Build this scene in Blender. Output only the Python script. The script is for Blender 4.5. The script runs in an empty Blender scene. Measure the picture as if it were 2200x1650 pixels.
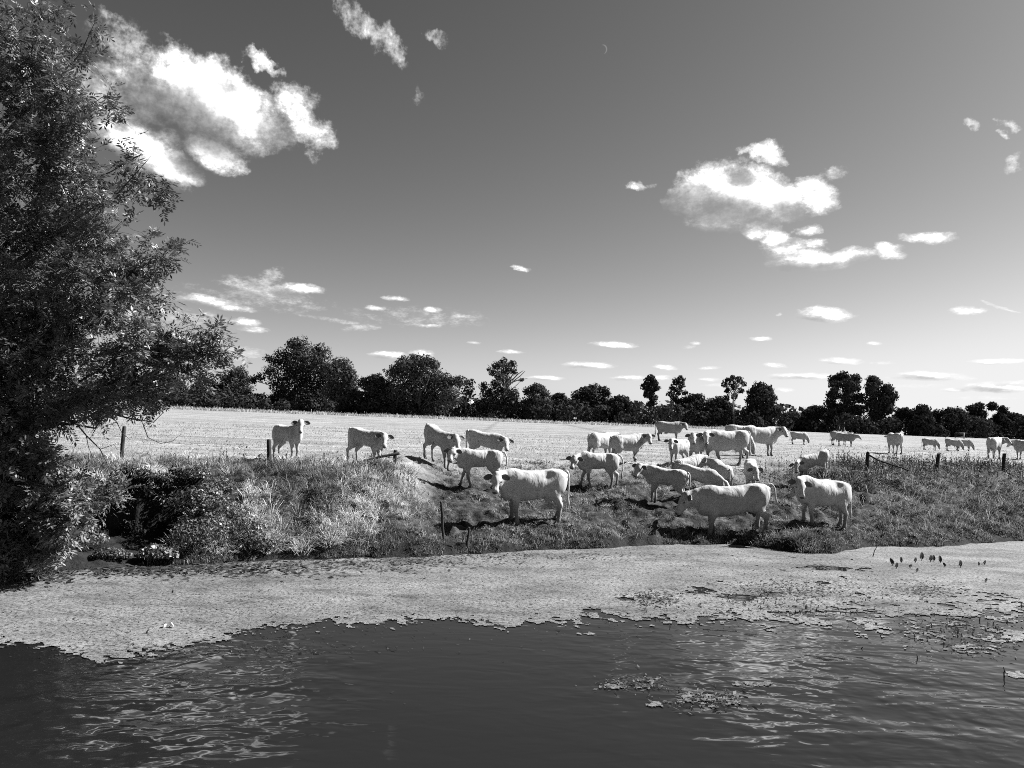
import bpy, math, random
import numpy as np
from mathutils import Matrix, Vector

# ------------------------------------------------------------------ camera, world, sun, exposure
C = bpy.context.scene
col = C.collection
FPX, CX, CY = 1640.0, 1100.0, 825.0            # focal length and centre in photograph pixels
CAM = np.array([0.0, 0.0, 3.4])
PITCH, ROLL = math.radians(2.51), math.radians(1.9)
fw = np.array([0, math.cos(PITCH), math.sin(PITCH)])
r0 = np.array([1.0, 0, 0]); u0 = np.array([0, -math.sin(PITCH), math.cos(PITCH)])
RT = math.cos(ROLL) * r0 + math.sin(ROLL) * u0
UP = math.cos(ROLL) * u0 - math.sin(ROLL) * r0
cd = bpy.data.cameras.new('camera'); cam = bpy.data.objects.new('camera', cd); col.objects.link(cam)
cam.matrix_world = Matrix(((RT[0], UP[0], -fw[0], CAM[0]), (RT[1], UP[1], -fw[1], CAM[1]), (RT[2], UP[2], -fw[2], CAM[2]), (0, 0, 0, 1)))
cd.sensor_fit = 'HORIZONTAL'; cd.sensor_width = 36.0; cd.lens = 36.0 * FPX / 2200.0
cd.clip_start = 0.1; cd.clip_end = 9000
C.camera = cam

def ray(px, py):
    d = fw + RT * (px - CX) / FPX + UP * (CY - py) / FPX
    return d / np.linalg.norm(d)
def at_depth(px, py, y):                        # the point of the line of sight that lies y metres ahead
    d = ray(px, py); return CAM + d * (y / d[1])
def at_z(px, py, z):
    d = ray(px, py); return CAM + d * ((z - CAM[2]) / d[2])
def to_px(P):
    q = np.asarray(P, float) - CAM
    z = q @ fw
    return CX + FPX * (q @ RT) / z, CY - FPX * (q @ UP) / z

SUN_EL, SUN_AZ = math.radians(41), math.radians(74)       # azimuth from +Y towards +X
SUN = np.array([math.cos(SUN_EL) * math.sin(SUN_AZ), math.cos(SUN_EL) * math.cos(SUN_AZ), math.sin(SUN_EL)])
sd = bpy.data.lights.new('sun', 'SUN'); so = bpy.data.objects.new('sun', sd); col.objects.link(so)
sd.energy = 5.0; sd.angle = math.radians(0.5); sd.color = (1, 1, 1)
so.rotation_euler = Vector(SUN).to_track_quat('Z', 'Y').to_euler()
C.view_settings.view_transform = 'Standard'; C.view_settings.look = 'None'
C.view_settings.gamma = 1.0; C.view_settings.use_curve_mapping = False
C.view_settings.exposure = 1.75
C.render.engine = 'CYCLES'
C.cycles.max_bounces = 6; C.cycles.diffuse_bounces = 3; C.cycles.transparent_max_bounces = 6
C.cycles.use_denoising = False; C.cycles.filter_width = 1.0

SKY_STRENGTH = 0.05
SKY_GAIN = 1.58
CLOUD_GAIN = 0.56

class NT:                                       # tiny helper for node trees
    def __init__(s, tree): s.t = tree
    def n(s, typ, ins=None, **kw):
        nd = s.t.nodes.new(typ)
        for k, v in kw.items(): setattr(nd, k, v)
        for k, v in (ins or {}).items(): s.set(nd, k, v)
        return nd
    def set(s, nd, k, v):
        sock = nd.inputs[k]
        if hasattr(v, 'is_output') or isinstance(v, bpy.types.NodeSocket): s.t.links.new(v, sock)
        else: sock.default_value = v
    def m(s, op, a, b=0.0, c=0.0, clamp=False):
        nd = s.n('ShaderNodeMath', {0: a, 1: b, 2: c}, operation=op); nd.use_clamp = clamp
        return nd.outputs[0]
    def v(s, op, a, b=(0, 0, 0)):
        nd = s.n('ShaderNodeVectorMath', {0: a, 1: b}, operation=op)
        return nd.outputs['Value'] if op in ('LENGTH', 'DOT_PRODUCT') else nd.outputs[0]
    def noise(s, vec, scale, detail=4, rough=0.55, out=0, dist=0.0, lac=2.0):
        nd = s.n('ShaderNodeTexNoise', {'Vector': vec, 'Scale': scale, 'Detail': detail, 'Roughness': rough, 'Distortion': dist, 'Lacunarity': lac})
        return nd.outputs[out]
    def ramp(s, f, pts):
        nd = s.n('ShaderNodeValToRGB', {0: f}); e = nd.color_ramp.elements
        while len(e) < len(pts): e.new(0.5)
        for q, (p, g) in zip(e, pts): q.position = p; q.color = (g, g, g, 1)
        return nd.outputs[0]
    def smooth(s, f, a, b, lo=0.0, hi=1.0):
        nd = s.n('ShaderNodeMapRange', {0: f, 1: a, 2: b, 3: lo, 4: hi}, interpolation_type='SMOOTHSTEP')
        return nd.outputs[0]

# clouds: (px, py, half width, half height, tilt in degrees, weight) in photograph pixels, turned into directions of the sky
CLOUDS = [
 # big cloud over the tree
 (405,180,75,55,20,1.2),(465,215,95,60,35,1.3),(350,200,95,50,10,0.75),(525,255,70,55,35,1.1),(440,250,90,45,25,0.7),
 (260,165,55,18,10,0.6),(235,230,65,30,25,0.75),(640,245,50,45,20,0.85),(680,280,40,25,30,0.6),(570,275,60,30,25,0.7),
 (630,210,28,22,20,0.55),(325,330,85,35,38,1.2),(385,365,50,22,25,1.0),(270,300,60,30,35,1.0),(460,330,60,26,30,1.05),(500,350,35,20,25,0.7),
 (545,290,40,22,25,0.7),(360,298,22,14,30,0.6),(670,320,14,22,-35,0.4),(210,200,60,26,10,0.6),(165,170,40,20,20,0.4),
 (560,138,42,14,28,0.75),(545,130,22,12,25,0.6),(595,155,16,8,20,0.5),(515,160,16,8,25,0.35),
 (740,12,40,14,35,0.45),(790,55,60,22,40,0.55),(845,90,45,18,50,0.5),(760,35,30,12,35,0.4),(940,90,26,12,25,0.30),(903,195,11,18,-20,0.17),
 (250,45,26,10,20,0.36),(310,85,34,10,30,0.36),(365,100,20,12,45,0.3),
 # the cloud over the herd
 (1535,390,74,38,-10,1.0),(1600,415,95,45,8,1.2),(1500,415,60,34,-15,1.0),(1670,430,60,34,5,1.15),(1745,415,45,26,20,1.0),
 (1570,465,85,24,-5,0.95),(1640,450,80,24,0,0.8),(1760,435,35,22,0,0.8),(1530,452,60,16,0,0.6),
 (1645,335,36,20,15,1.0),(1610,328,26,12,20,0.6),(1680,345,16,9,10,0.6),(1790,375,28,12,-10,0.42),(1370,396,32,9,0,0.75),
 (1635,495,40,18,5,0.9),(1660,510,45,18,25,0.9),(1730,495,28,10,-12,0.75),(1690,530,42,14,0,0.75),(1745,523,28,11,0,0.75),
 (1740,555,75,20,5,1.05),(1815,550,52,14,-8,0.9),(1690,560,45,16,0,0.75),(1860,540,16,8,0,0.5),(1905,540,30,15,10,1.0),
 (2000,510,50,13,-2,0.95),(1970,512,22,12,0,0.6),(2045,503,14,8,-20,0.6),
 # small ones
 (1775,675,48,14,3,1.05),(1815,680,24,6,0,0.6),(1675,676,8,4,0,0.5),(2085,667,34,8,0,0.8),(2065,668,16,6,0,0.6),(1635,727,22,5,3,0.8),
 (2085,265,20,10,15,0.5),(2168,265,18,9,10,0.6),(2155,287,12,6,0,0.6),(2185,350,16,16,0,0.5),
 (1118,577,22,6,5,0.85),(1095,756,30,5,3,0.7),(1022,737,14,4,5,0.6),(1318,740,52,7,3,0.9),(1280,738,20,5,0,0.5),(1265,785,55,8,2,0.85),(1235,788,26,5,0,0.5),
 (930,666,24,9,5,0.8),(995,678,26,5,3,0.45),(920,700,28,5,3,0.65),(875,690,22,4,0,0.4),(850,640,28,6,3,0.7),(805,660,22,6,3,0.65),
 (650,620,50,11,5,0.8),(560,620,80,20,8,0.5),(580,600,28,18,-30,0.45),(455,645,60,12,10,0.75),(500,660,40,10,10,0.65),(405,642,30,7,0,0.55),(530,692,34,10,8,0.8),(545,708,34,8,8,0.7),
 (835,762,44,9,2,0.9),(800,760,22,6,0,0.5),(720,690,70,6,10,0.32),(780,705,40,8,-5,0.36),(905,762,26,12,0,0.7),(500,760,60,14,0,0.55),(470,760,40,10,0,0.4),
 (1165,812,45,6,2,0.85),(1350,812,42,7,0,0.85),(1415,812,30,6,0,0.7),(1425,790,26,7,3,0.85),(1480,745,14,4,0,0.4),(1494,737,12,4,0,0.6),(1520,790,20,4,0,0.5),(1530,815,26,5,0,0.6),(1545,828,40,5,0,0.5),
 (1665,785,26,5,5,0.7),(1690,808,36,7,0,0.75),(1740,808,50,8,0,0.85),(1805,775,42,7,3,0.9),(1875,738,16,4,0,0.6),(1895,780,30,4,0,0.45),
 (2005,808,58,10,2,0.95),(1955,812,40,5,0,0.6),(2065,814,26,5,0,0.5),(2150,776,48,5,0,0.85),(2150,833,60,10,2,0.95),(2060,838,30,5,0,0.6),(2190,822,34,6,0,0.6),(1680,838,26,6,0,0.6),
 (560,640,150,24,6,0.26),(900,680,150,22,2,0.22),(430,690,120,20,8,0.28),(300,120,90,40,25,0.34),(190,235,70,50,20,0.42),(2155,660,40,3,20,0.4),
 (1960,830,60,6,0,0.3),(2120,855,60,5,0,0.3),(1230,860,60,5,0,0.3),
]
w = bpy.data.worlds.new('World'); C.world = w; w.use_nodes = True
w.node_tree.nodes.clear(); W = NT(w.node_tree)

def azel(px, py):
    d = ray(px, py); return math.atan2(d[0], d[1]), math.asin(d[2])
BL = []
for (px, py, hw, hh, tilt, wt) in CLOUDS:
    a, e = azel(px, py); a2, e2 = azel(px + 20, py); k = 1.18 / FPX
    ax, ay = hw * k / max(math.cos(e), .8), hh * k * (1.12 if hh > 13 else 0.95); an = math.atan2(e2 - e, a2 - a) - math.radians(tilt)
    bx = math.hypot(ax * math.cos(an), ay * math.sin(an)) + .040; by = math.hypot(ax * math.sin(an), ay * math.cos(an)) + .034
    BL.append((a, e, ax, ay, an, wt, bx, by))
tc = W.n('ShaderNodeTexCoord'); dirv = tc.outputs['Generated']
sp = W.n('ShaderNodeSeparateXYZ', {0: dirv})
az = W.m('ARCTAN2', sp.outputs[0], sp.outputs[1]); el = W.m('ARCSINE', sp.outputs[2])
ae = W.n('ShaderNodeCombineXYZ', {0: az, 1: el, 2: 0.0}).outputs[0]
sky = W.n('ShaderNodeTexSky', sky_type='NISHITA', sun_disc=False, sun_elevation=SUN_EL, sun_rotation=SUN_AZ, altitude=50, air_density=1.08, dust_density=0.8, ozone_density=1.6)
sc = W.n('ShaderNodeSeparateColor', {0: sky.outputs[0]})
# black-and-white film behind an orange filter: mostly the red light of the sky
grey = W.m('ADD', W.m('MULTIPLY', sc.outputs[0], 0.9), W.m('MULTIPLY', sc.outputs[1], 0.10))
skyg = W.m('MULTIPLY', W.m('POWER', W.m('MULTIPLY', grey, SKY_STRENGTH), 1.5), SKY_GAIN); skyg = W.m('SMOOTH_MIN', skyg, 0.265, 0.13)     # the filter's contrast
# billows: warp the coordinate, then eat into the edge with finer noise
# the day moon, a thin crescent
def disc(px, py, r):
    a_, e_ = azel(px, py); return W.smooth(W.v('LENGTH', W.v('SUBTRACT', ae, (a_, e_, 0))), (r - 1.0) / FPX, (r + 1.0) / FPX, 1.0, 0.0)
skyg = W.m('ADD', skyg, W.m('MULTIPLY', W.m('MAXIMUM', W.m('SUBTRACT', disc(1296, 106, 8.5), disc(1293.5, 107, 8.5)), 0.0), 0.035))
# the noise lives on the plane of the cloud layer, so that it shrinks towards the horizon as the clouds do
ek = W.m('ADD', W.m('MAXIMUM', el, 0.0), 0.10); inv = W.m('DIVIDE', 1.0, ek)
uv = W.n('ShaderNodeCombineXYZ', {0: W.m('MULTIPLY', az, 2.5), 1: W.m('MULTIPLY', W.m('LOGARITHM', ek, math.e), 1.25), 2: 0.0}).outputs[0]
fk = W.m('MULTIPLY', ek, 2.2)
def swirl(scale, amp, detail, vec=uv):
    c_ = W.v('SUBTRACT', W.noise(vec, scale, detail, 0.6, out=1), (0.5, 0.5, 0.5))
    k_ = W.n('ShaderNodeCombineXYZ', {0: W.m('MULTIPLY', fk, amp), 1: W.m('MULTIPLY', W.m('MULTIPLY', fk, fk), amp * .72), 2: 0.0}).outputs[0]
    return W.v('MULTIPLY', c_, k_)
aw = W.v('ADD', W.v('ADD', ae, swirl(7.0, 0.040, 2)), swirl(22.0, 0.030, 5))
sh_ = W.n('ShaderNodeCombineXYZ', {0: W.m('MULTIPLY', fk, 0.034), 1: W.m('MULTIPLY', W.m('MULTIPLY', fk, fk), 0.028), 2: 0.0}).outputs[0]
aw1 = W.v('ADD', aw, sh_)
def erosion(vec):
    f1 = W.noise(vec, 34.0, 6, 0.60); f2 = W.noise(vec, 11.0, 3, 0.5)
    f3 = W.noise(vec, 105.0, 3, 0.6)
    return W.m('ADD', W.m('ADD', W.m('MULTIPLY', W.m('SUBTRACT', f1, 0.5), 1.05), W.m('MULTIPLY', W.m('SUBTRACT', f3, 0.5), 0.45)), W.m('MULTIPLY', W.m('SUBTRACT', f2, 0.5), 0.8))
ero = erosion(uv); ero1 = erosion(W.v('ADD', uv, (0.03, 0.02, 0)))
def bgsh(v, T=W): return T.n('ShaderNodeBackground', {0: v, 1: 1.0}).outputs[0]
def clouded(blobs):                             # a node group of its own for each small patch of the sky
    gt = bpy.data.node_groups.new('clouds', 'ShaderNodeTree')
    for nm, ty in (('aw', 'Vector'), ('aw1', 'Vector'), ('ero', 'Float'), ('ero1', 'Float'), ('sky', 'Float')): gt.interface.new_socket(nm, in_out='INPUT', socket_type='NodeSocket' + ty)
    gt.interface.new_socket('Shader', in_out='OUTPUT', socket_type='NodeSocketShader')
    G = NT(gt); gi = gt.nodes.new('NodeGroupInput').outputs; go = gt.nodes.new('NodeGroupOutput')
    def thick(vec):
        acc = None
        for (a, e, ax, ay, an, wt, bx, by) in blobs:
            mp = G.n('ShaderNodeMapping', {'Vector': vec, 'Location': (a, e, 0), 'Rotation': (0, 0, an), 'Scale': (ax, ay, 1)}, vector_type='TEXTURE')
            b = G.m('MULTIPLY_ADD', G.v('DOT_PRODUCT', mp.outputs[0], mp.outputs[0]), -wt, wt)
            acc = G.m('MAXIMUM', b, 0.0) if acc is None else G.m('SMOOTH_MAX', acc, b, 0.12)
        return acc
    t0, t1 = thick(gi[0]), thick(gi[1])
    d0 = G.m('ADD', t0, G.m('MULTIPLY', gi[2], G.smooth(t0, 0.0, 0.25, 0.6, 1.0)))
    # crisp billows on the side of the sun, ragged thin edges on the other
    lee = G.smooth(t1, 0.15, 0.75)
    crisp = G.smooth(d0, 0.03, 0.95); ragged = G.smooth(d0, -0.06, 1.25)
    cover = G.n('ShaderNodeMix', {0: lee, 2: crisp, 3: ragged}, data_type='FLOAT').outputs[0]
    cover = G.m('MULTIPLY', cover, G.smooth(t0, 0.0, 0.10))
    # sunlight through the cloud: thin towards the sun = bright
    lit = G.smooth(G.m('ADD', t1, G.m('MULTIPLY', gi[3], 0.40)), 0.05, 1.15, 1.0, 0.36)
    gt.links.new(bgsh(G.n('ShaderNodeMix', {0: cover, 2: gi[4], 3: G.m('MULTIPLY', G.m('MULTIPLY', lit, CLOUD_GAIN * 0.56), G.m('MULTIPLY_ADD', G.m('MULTIPLY', G.m('MULTIPLY', lit, lit), G.smooth(d0, 0.5, 1.15)), 1.4, 1.0))}, data_type='FLOAT').outputs[0], G), go.inputs[0])
    nd = W.n('ShaderNodeGroup'); nd.node_tree = gt
    for k, v in enumerate((aw, aw1, ero, ero1, skyg)): w.node_tree.links.new(v, nd.inputs[k])
    return nd.outputs[0]
plain_sky = bgsh(skyg)
def split(x0, x1, y0, y1, blobs):               # only the clouds near a direction are worked out for it
    inn = [b for b in blobs if b[0] + b[6] > x0 and b[0] - b[6] < x1 and b[1] + b[7] > y0 and b[1] - b[7] < y1]
    if not inn: return plain_sky
    if len(inn) <= 14 or (x1 - x0) < .05: return clouded(inn)
    best = None
    for ax_, lo, hi in ((0, x0, x1), (1, y0, y1)):
        for f in (.3, .4, .5, .6, .7):
            c_ = lo + (hi - lo) * f; na_ = sum(1 for b in inn if b[ax_] - b[6 + ax_] < c_); nb_ = sum(1 for b in inn if b[ax_] + b[6 + ax_] > c_)
            if best is None or max(na_, nb_) < best[0]: best = (max(na_, nb_), ax_, c_)
    _, ax_, c_ = best
    if ax_ == 0: A_, B_ = split(x0, c_, y0, y1, inn), split(c_, x1, y0, y1, inn)
    else: A_, B_ = split(x0, x1, y0, c_, inn), split(x0, x1, c_, y1, inn)
    return W.n('ShaderNodeMixShader', {0: W.m('GREATER_THAN', az if ax_ == 0 else el, c_), 1: A_, 2: B_}).outputs[0]
X0, X1, Y0, Y1 = -.70, .70, .0, .60
inside = split(X0, X1, Y0, Y1, BL)
# round the rest of the sky the same kind of scattered fair-weather cloud goes on
oc = W.smooth(W.noise(W.v('MULTIPLY', ae, (1.0, 1.7, 1)), 5.0, 6, 0.58), 0.58, 0.70); oc = W.m('MULTIPLY', oc, W.smooth(el, 0.0, .06))
outside = bgsh(W.n('ShaderNodeMix', {0: oc, 2: skyg, 3: CLOUD_GAIN * 0.30}, data_type='FLOAT').outputs[0])
isin = W.m('MULTIPLY', W.m('MULTIPLY', W.m('GREATER_THAN', az, X0), W.m('LESS_THAN', az, X1)), W.m('MULTIPLY', W.m('GREATER_THAN', el, Y0), W.m('LESS_THAN', el, Y1)))
fin = W.n('ShaderNodeMixShader', {0: isin, 1: outside, 2: inside}).outputs[0]
wo = W.n('ShaderNodeOutputWorld'); w.node_tree.links.new(fin, wo.inputs[0])
w.cycles.sampling_method = 'MANUAL'; w.cycles.sample_map_resolution = 512

# ------------------------------------------------------------------ helpers
rng = np.random.default_rng(7)
def vnoise(x, y, seed=0):
    xi = np.floor(x).astype(np.int64); yi = np.floor(y).astype(np.int64)
    fx = x - xi; fy = y - yi
    fx = fx * fx * (3 - 2 * fx); fy = fy * fy * (3 - 2 * fy)
    def h(i, j):
        n = (i * 374761393 + j * 668265263 + seed * 974634757) & 0x7fffffff
        n = ((n ^ (n >> 13)) * 1274126177) & 0x7fffffff
        return ((n ^ (n >> 16)) & 0xffff) / 65535.0
    return (h(xi, yi) * (1 - fx) + h(xi + 1, yi) * fx) * (1 - fy) + (h(xi, yi + 1) * (1 - fx) + h(xi + 1, yi + 1) * fx) * fy
def fbm(x, y, seed=0, oct=4, rough=0.5):
    s = 0; a = 1; t = 0
    for o in range(oct):
        s = s + a * vnoise(x * 2 ** o, y * 2 ** o, seed + o * 17); t += a; a *= rough
    return s / t
def sstep(a, b, x):
    t = np.clip((x - a) / (b - a), 0, 1); return t * t * (3 - 2 * t)

def mesh_np(name, V, F=None, loops=None, starts=None, smooth=False):
    """a mesh from numpy: F is an (n, k) face array, or flat loops + starts"""
    me = bpy.data.meshes.new(name)
    V = np.ascontiguousarray(V, dtype=np.float32)
    me.vertices.add(len(V)); me.vertices.foreach_set('co', V.ravel())
    if F is not None:
        F = np.asarray(F, dtype=np.int32); loops = F.ravel(); starts = np.arange(len(F), dtype=np.int32) * F.shape[1]
    me.loops.add(len(loops)); me.loops.foreach_set('vertex_index', np.ascontiguousarray(loops, dtype=np.int32))
    me.polygons.add(len(starts)); me.polygons.foreach_set('loop_start', np.ascontiguousarray(starts, dtype=np.int32))
    me.update(calc_edges=True)
    if smooth: me.polygons.foreach_set('use_smooth', np.ones(len(starts), dtype=bool))
    return me
def attr(me, name, vals):
    a = me.attributes.new(name, 'FLOAT', 'POINT'); a.data.foreach_set('value', np.ascontiguousarray(vals, dtype=np.float32))
def obj(name, me, mat=None, parent=None, loc=None):
    o = bpy.data.objects.new(name, me); col.objects.link(o)
    if mat is not None and me is not None and len(me.materials) == 0: me.materials.append(mat)
    if parent is not None: o.parent = parent
    if loc is not None: o.location = loc
    return o
def tag(o, label=None, cat=None, group=None, kind=None):
    if label: o['label'] = label
    if cat: o['category'] = cat
    if group: o['group'] = group
    if kind: o['kind'] = kind
    return o
def empty(name, loc=(0, 0, 0)):
    o = bpy.data.objects.new(name, None); col.objects.link(o); o.location = loc; o.empty_display_size = .2; return o

class MB:                                       # collects verts and faces of mixed size
    def __init__(s): s.v = []; s.f = []
    def tube(s, pts, rad, sides=6, cap=True):
        pts = [np.asarray(p, float) for p in pts]; n = len(pts); b = len(s.v); ref = np.array([0.31, 0.2, 0.93])
        for i, p in enumerate(pts):
            d = pts[min(i + 1, n - 1)] - pts[max(i - 1, 0)]; d = d / (np.linalg.norm(d) + 1e-9)
            a = np.cross(d, ref); 
            if np.linalg.norm(a) < 1e-3: a = np.cross(d, [1, 0, 0])
            a /= np.linalg.norm(a); c = np.cross(d, a)
            for k in range(sides):
                t = 2 * math.pi * k / sides
                s.v.append(p + rad[i] * (math.cos(t) * a + math.sin(t) * c))
        for i in range(n - 1):
            for k in range(sides):
                k2 = (k + 1) % sides
                s.f.append((b + i * sides + k, b + i * sides + k2, b + (i + 1) * sides + k2, b + (i + 1) * sides + k))
        if cap:
            s.f.append(tuple(b + k for k in range(sides))[::-1]); s.f.append(tuple(b + (n - 1) * sides + k for k in range(sides)))
        return s
    def box(s, c, sx, sy, sz, R=None):
        b = len(s.v)
        for i in (-1, 1):
            for j in (-1, 1):
                for k in (-1, 1):
                    p = np.array([i * sx / 2, j * sy / 2, k * sz / 2])
                    s.v.append(np.asarray(c) + (R @ p if R is not None else p))
        for q in ((0, 1, 3, 2), (4, 6, 7, 5), (0, 4, 5, 1), (2, 3, 7, 6), (0, 2, 6, 4), (1, 5, 7, 3)): s.f.append(tuple(b + i for i in q))
        return s
    def mesh(s, name, smooth=False):
        loops = [i for f in s.f for i in f]; st = np.cumsum([0] + [len(f) for f in s.f])[:-1]
        return mesh_np(name, np.array(s.v), loops=np.array(loops), starts=st, smooth=smooth)

def material(name): 
    m = bpy.data.materials.new(name); m.use_nodes = True; m.node_tree.nodes.clear(); return m, NT(m.node_tree)
def out(m, T, shader, disp=None):
    o = T.n('ShaderNodeOutputMaterial'); m.node_tree.links.new(shader, o.inputs[0])
def pbsdf(T, colr, rough=0.8, normal=None, spec=0.3, **ins):
    d = {'Base Color': colr, 'Roughness': rough, 'Specular IOR Level': spec}; d.update(ins)
    if normal is not None: d['Normal'] = normal
    return T.n('ShaderNodeBsdfPrincipled', d).outputs[0]
def bump(T, h, strength=0.5, dist=0.05):
    return T.n('ShaderNodeBump', {'Height': h, 'Strength': strength, 'Distance': dist}).outputs[0]
def g3(v): return (v, v, v, 1)

def leafy(name, base, transl=0.3, rough=0.6, spec=0.3, var=0.5):
    """blades and leaves: base grey times the per-point attribute 'tone', part of the light passes through"""
    m, T = material(name)
    a = T.n('ShaderNodeAttribute', attribute_name='tone').outputs['Fac']
    c = T.m('MULTIPLY', a, base)
    p = pbsdf(T, c, rough, None, spec)
    t = T.n('ShaderNodeBsdfTranslucent', {0: c}).outputs[0]
    out(m, T, T.n('ShaderNodeMixShader', {0: transl, 1: p, 2: t}).outputs[0]); return m

# ------------------------------------------------------------------ the ground
SH = [(-900, 1262), (-300, 1245), (0, 1228), (170, 1224), (300, 1218), (450, 1212), (600, 1205), (850, 1197), (1000, 1192), (1200, 1182), (1400, 1172),
      (1550, 1170), (1650, 1180), (1720, 1190), (1790, 1190), (1850, 1176), (2000, 1176), (2100, 1170), (2200, 1163), (2500, 1150), (3200, 1120)]
shp = np.array([at_z(px, py, 0.0)[:2] for px, py in SH])
def shore(x):
    b = np.interp(x, shp[:, 0], shp[:, 1])
    lo = x < shp[0, 0]; hi = x > shp[-1, 0]
    b = b + np.where(hi, (x - shp[-1, 0]) * 0.2, 0)
    return b + 0.5 * (fbm(x * 0.9, x * 0 + 3.3, 5, 3) - 0.5) + 0.28 * (fbm(x * 3.1, x * 0 + 9.3, 6, 2) - 0.5)
PR = {'left': ([0, .15, 1.0, 2.2, 3.3, 4.2, 6], [0, .12, .55, 1.25, 1.66, 1.78, 1.78]),
      'hollow': ([0, .3, 1.6, 2.45, 2.65, 4.2, 6], [0, .10, .16, .30, 1.62, 1.8, 1.78]),
      'ramp': ([0, .2, 1.0, 2.5, 6, 11, 16], [0, .16, .36, .62, 1.0, 1.5, 1.68]),
      'right': ([0, .2, 2, 4.5, 7.0, 8.5, 14], [0, .15, .55, 1.15, 1.75, 1.85, 1.74])}
def zones(x):
    left = 1 - sstep(-3.6, -2.0, x); right = sstep(11.0, 12.8, x)
    hol = sstep(-11.6, -10.9, x) * (1 - sstep(-7.75, -7.35, x))
    return left, right, hol
def ground(x, y, rel=True):
    x = np.asarray(x, float); y = np.asarray(y, float)
    t = y - shore(x)
    L, Rr, Hh = zones(x)
    pl = np.interp(t, *PR['left']); ph = np.interp(t, *PR['hollow']); pm = np.interp(t, *PR['ramp']); pr = np.interp(t, *PR['right'])
    b = (pl * (1 - Hh) + ph * Hh) * L + pr * Rr + pm * (1 - L - Rr)
    bed = -np.minimum(np.maximum(-t, 0) * 0.35, 1.2)
    z = np.where(t > 0, b, bed)
    far = sstep(40, 210, y)
    z = z + far * (0.72 - 0.0035 * np.clip(x, -120, 120))
    back = np.maximum(-y - 6, 0)                # the near bank, behind the camera
    z = np.where(back > 0, np.maximum(z, -1.2 + np.minimum(back * 0.6, 3.0)), z)
    if rel:
        bankw = np.clip(t / 0.35, 0, 1) * (1 - 0.75 * sstep(8, 16, t))
        r = 0.34 * (fbm(x * 0.8, y * 0.8, 31, 3) - 0.5) + 0.30 * (fbm(x * 2.4, y * 2.4, 41, 3) - 0.5)
        r = r + 0.20 * (fbm(x * 4.5, y * 4.5, 43, 2) - 0.5) * (1 - zones(x)[0])
        z = z + bankw * r * np.where(t > 0, 1, 0) * np.clip(1 - far, 0.3, 1)
        z = z + 0.05 * (fbm(x * 0.35, y * 0.35, 51, 3) - 0.5) * (t > 8)
    return z
def hit(px, py, rel=True):
    """where the line of sight through a photograph pixel meets the ground"""
    d = ray(px, py); s = np.concatenate([np.arange(12, 60, .05), np.arange(60, 400, .5)])
    P = CAM[None] + d[None] * (s / d[1])[:, None]
    u = np.nonzero(P[:, 2] < ground(P[:, 0], P[:, 1], rel))[0]
    i = u[0] if len(u) else len(s) - 1
    p = P[i].copy(); p[2] = ground(p[0], p[1], rel); return p

a_f = np.radians(np.concatenate([np.arange(-180, -60, 6.0), np.arange(-60, -40, 1.0), np.arange(-40, 40, 0.16), np.arange(40, 60, 1.0), np.arange(60, 180.1, 6.0)]))
rr = [0.01, 4, 8]; r_ = 12.0
while r_ < 27: rr.append(r_); r_ += 0.10
while r_ < 37: rr.append(r_); r_ += 0.18
while r_ < 6000: rr.append(r_); r_ *= 1.055
rr = np.array(rr)
A, Rg = np.meshgrid(a_f, rr, indexing='ij')
# rows run along straight lines ahead of the camera inside the view (y = const), rings elsewhere
X = Rg * np.sin(A); Y = Rg * np.cos(A)
Z = ground(X, Y)
na, nr = A.shape
I = np.arange(na * nr).reshape(na, nr)
F = np.stack([I[:-1, :-1], I[:-1, 1:], I[1:, 1:], I[1:, :-1]], -1).reshape(-1, 4)[:, ::-1]
me = mesh_np('ground', np.stack([X, Y, Z], -1).reshape(-1, 3), F, smooth=True)
tt = (Y - shore(X)); Lz, Rz, Hz = zones(X)
fieldness = np.maximum(sstep(6, 12, tt) * (1 - Lz) * (1 - Rz), np.maximum(sstep(3.2, 4.4, tt) * Lz, sstep(8, 10.5, tt) * Rz))
attr(me, 'field', np.clip(fieldness + 0.0, 0, 1).ravel())
mud = (1 - sstep(.25, 1.3, tt + 0.8 * (fbm(X * 1.2, Y * 1.2, 61, 3) - .5))) 
mud = np.maximum(mud, Hz * Lz * (1 - sstep(2.72, 2.85, tt)))  # bare soil of the hollow too, its shade put into the dark colour
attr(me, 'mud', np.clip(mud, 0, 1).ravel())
gm, T = material('ground')
geo = T.n('ShaderNodeNewGeometry').outputs['Position']
fld = T.n('ShaderNodeAttribute', attribute_name='field').outputs['Fac']; mud_shade = T.n('ShaderNodeAttribute', attribute_name='mud').outputs['Fac']
n1 = T.noise(geo, 0.25, 4, 0.6); n2 = T.noise(geo, 2.5, 5, 0.65)
stx = T.v('MULTIPLY', geo, (0.16, 0.7, 1.0)); n3 = T.noise(stx, 0.7, 5, 0.62)
n4 = T.noise(geo, 14.0, 3, 0.7)
straw = T.m('MULTIPLY', T.ramp(n3, [(0.3, 0.11), (0.5, 0.195), (0.7, 0.27)]), T.m('MULTIPLY_ADD', n2, 0.55, 0.72))
straw = T.m('MULTIPLY', straw, T.ramp(n4, [(0.3, 0.7), (0.55, 1.05), (0.8, 1.2)]))
turf = T.m('MULTIPLY', T.ramp(n2, [(0.34, 0.010), (0.5, 0.034), (0.72, 0.10)]), T.ramp(n4, [(0.3, 0.6), (0.6, 1.1), (0.8, 1.4)]))
mud_shade_col = T.ramp(n2, [(0.35, 0.008), (0.7, 0.028)])
cc = T.n('ShaderNodeMix', {0: fld, 2: turf, 3: straw}, data_type='FLOAT').outputs[0]
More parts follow.
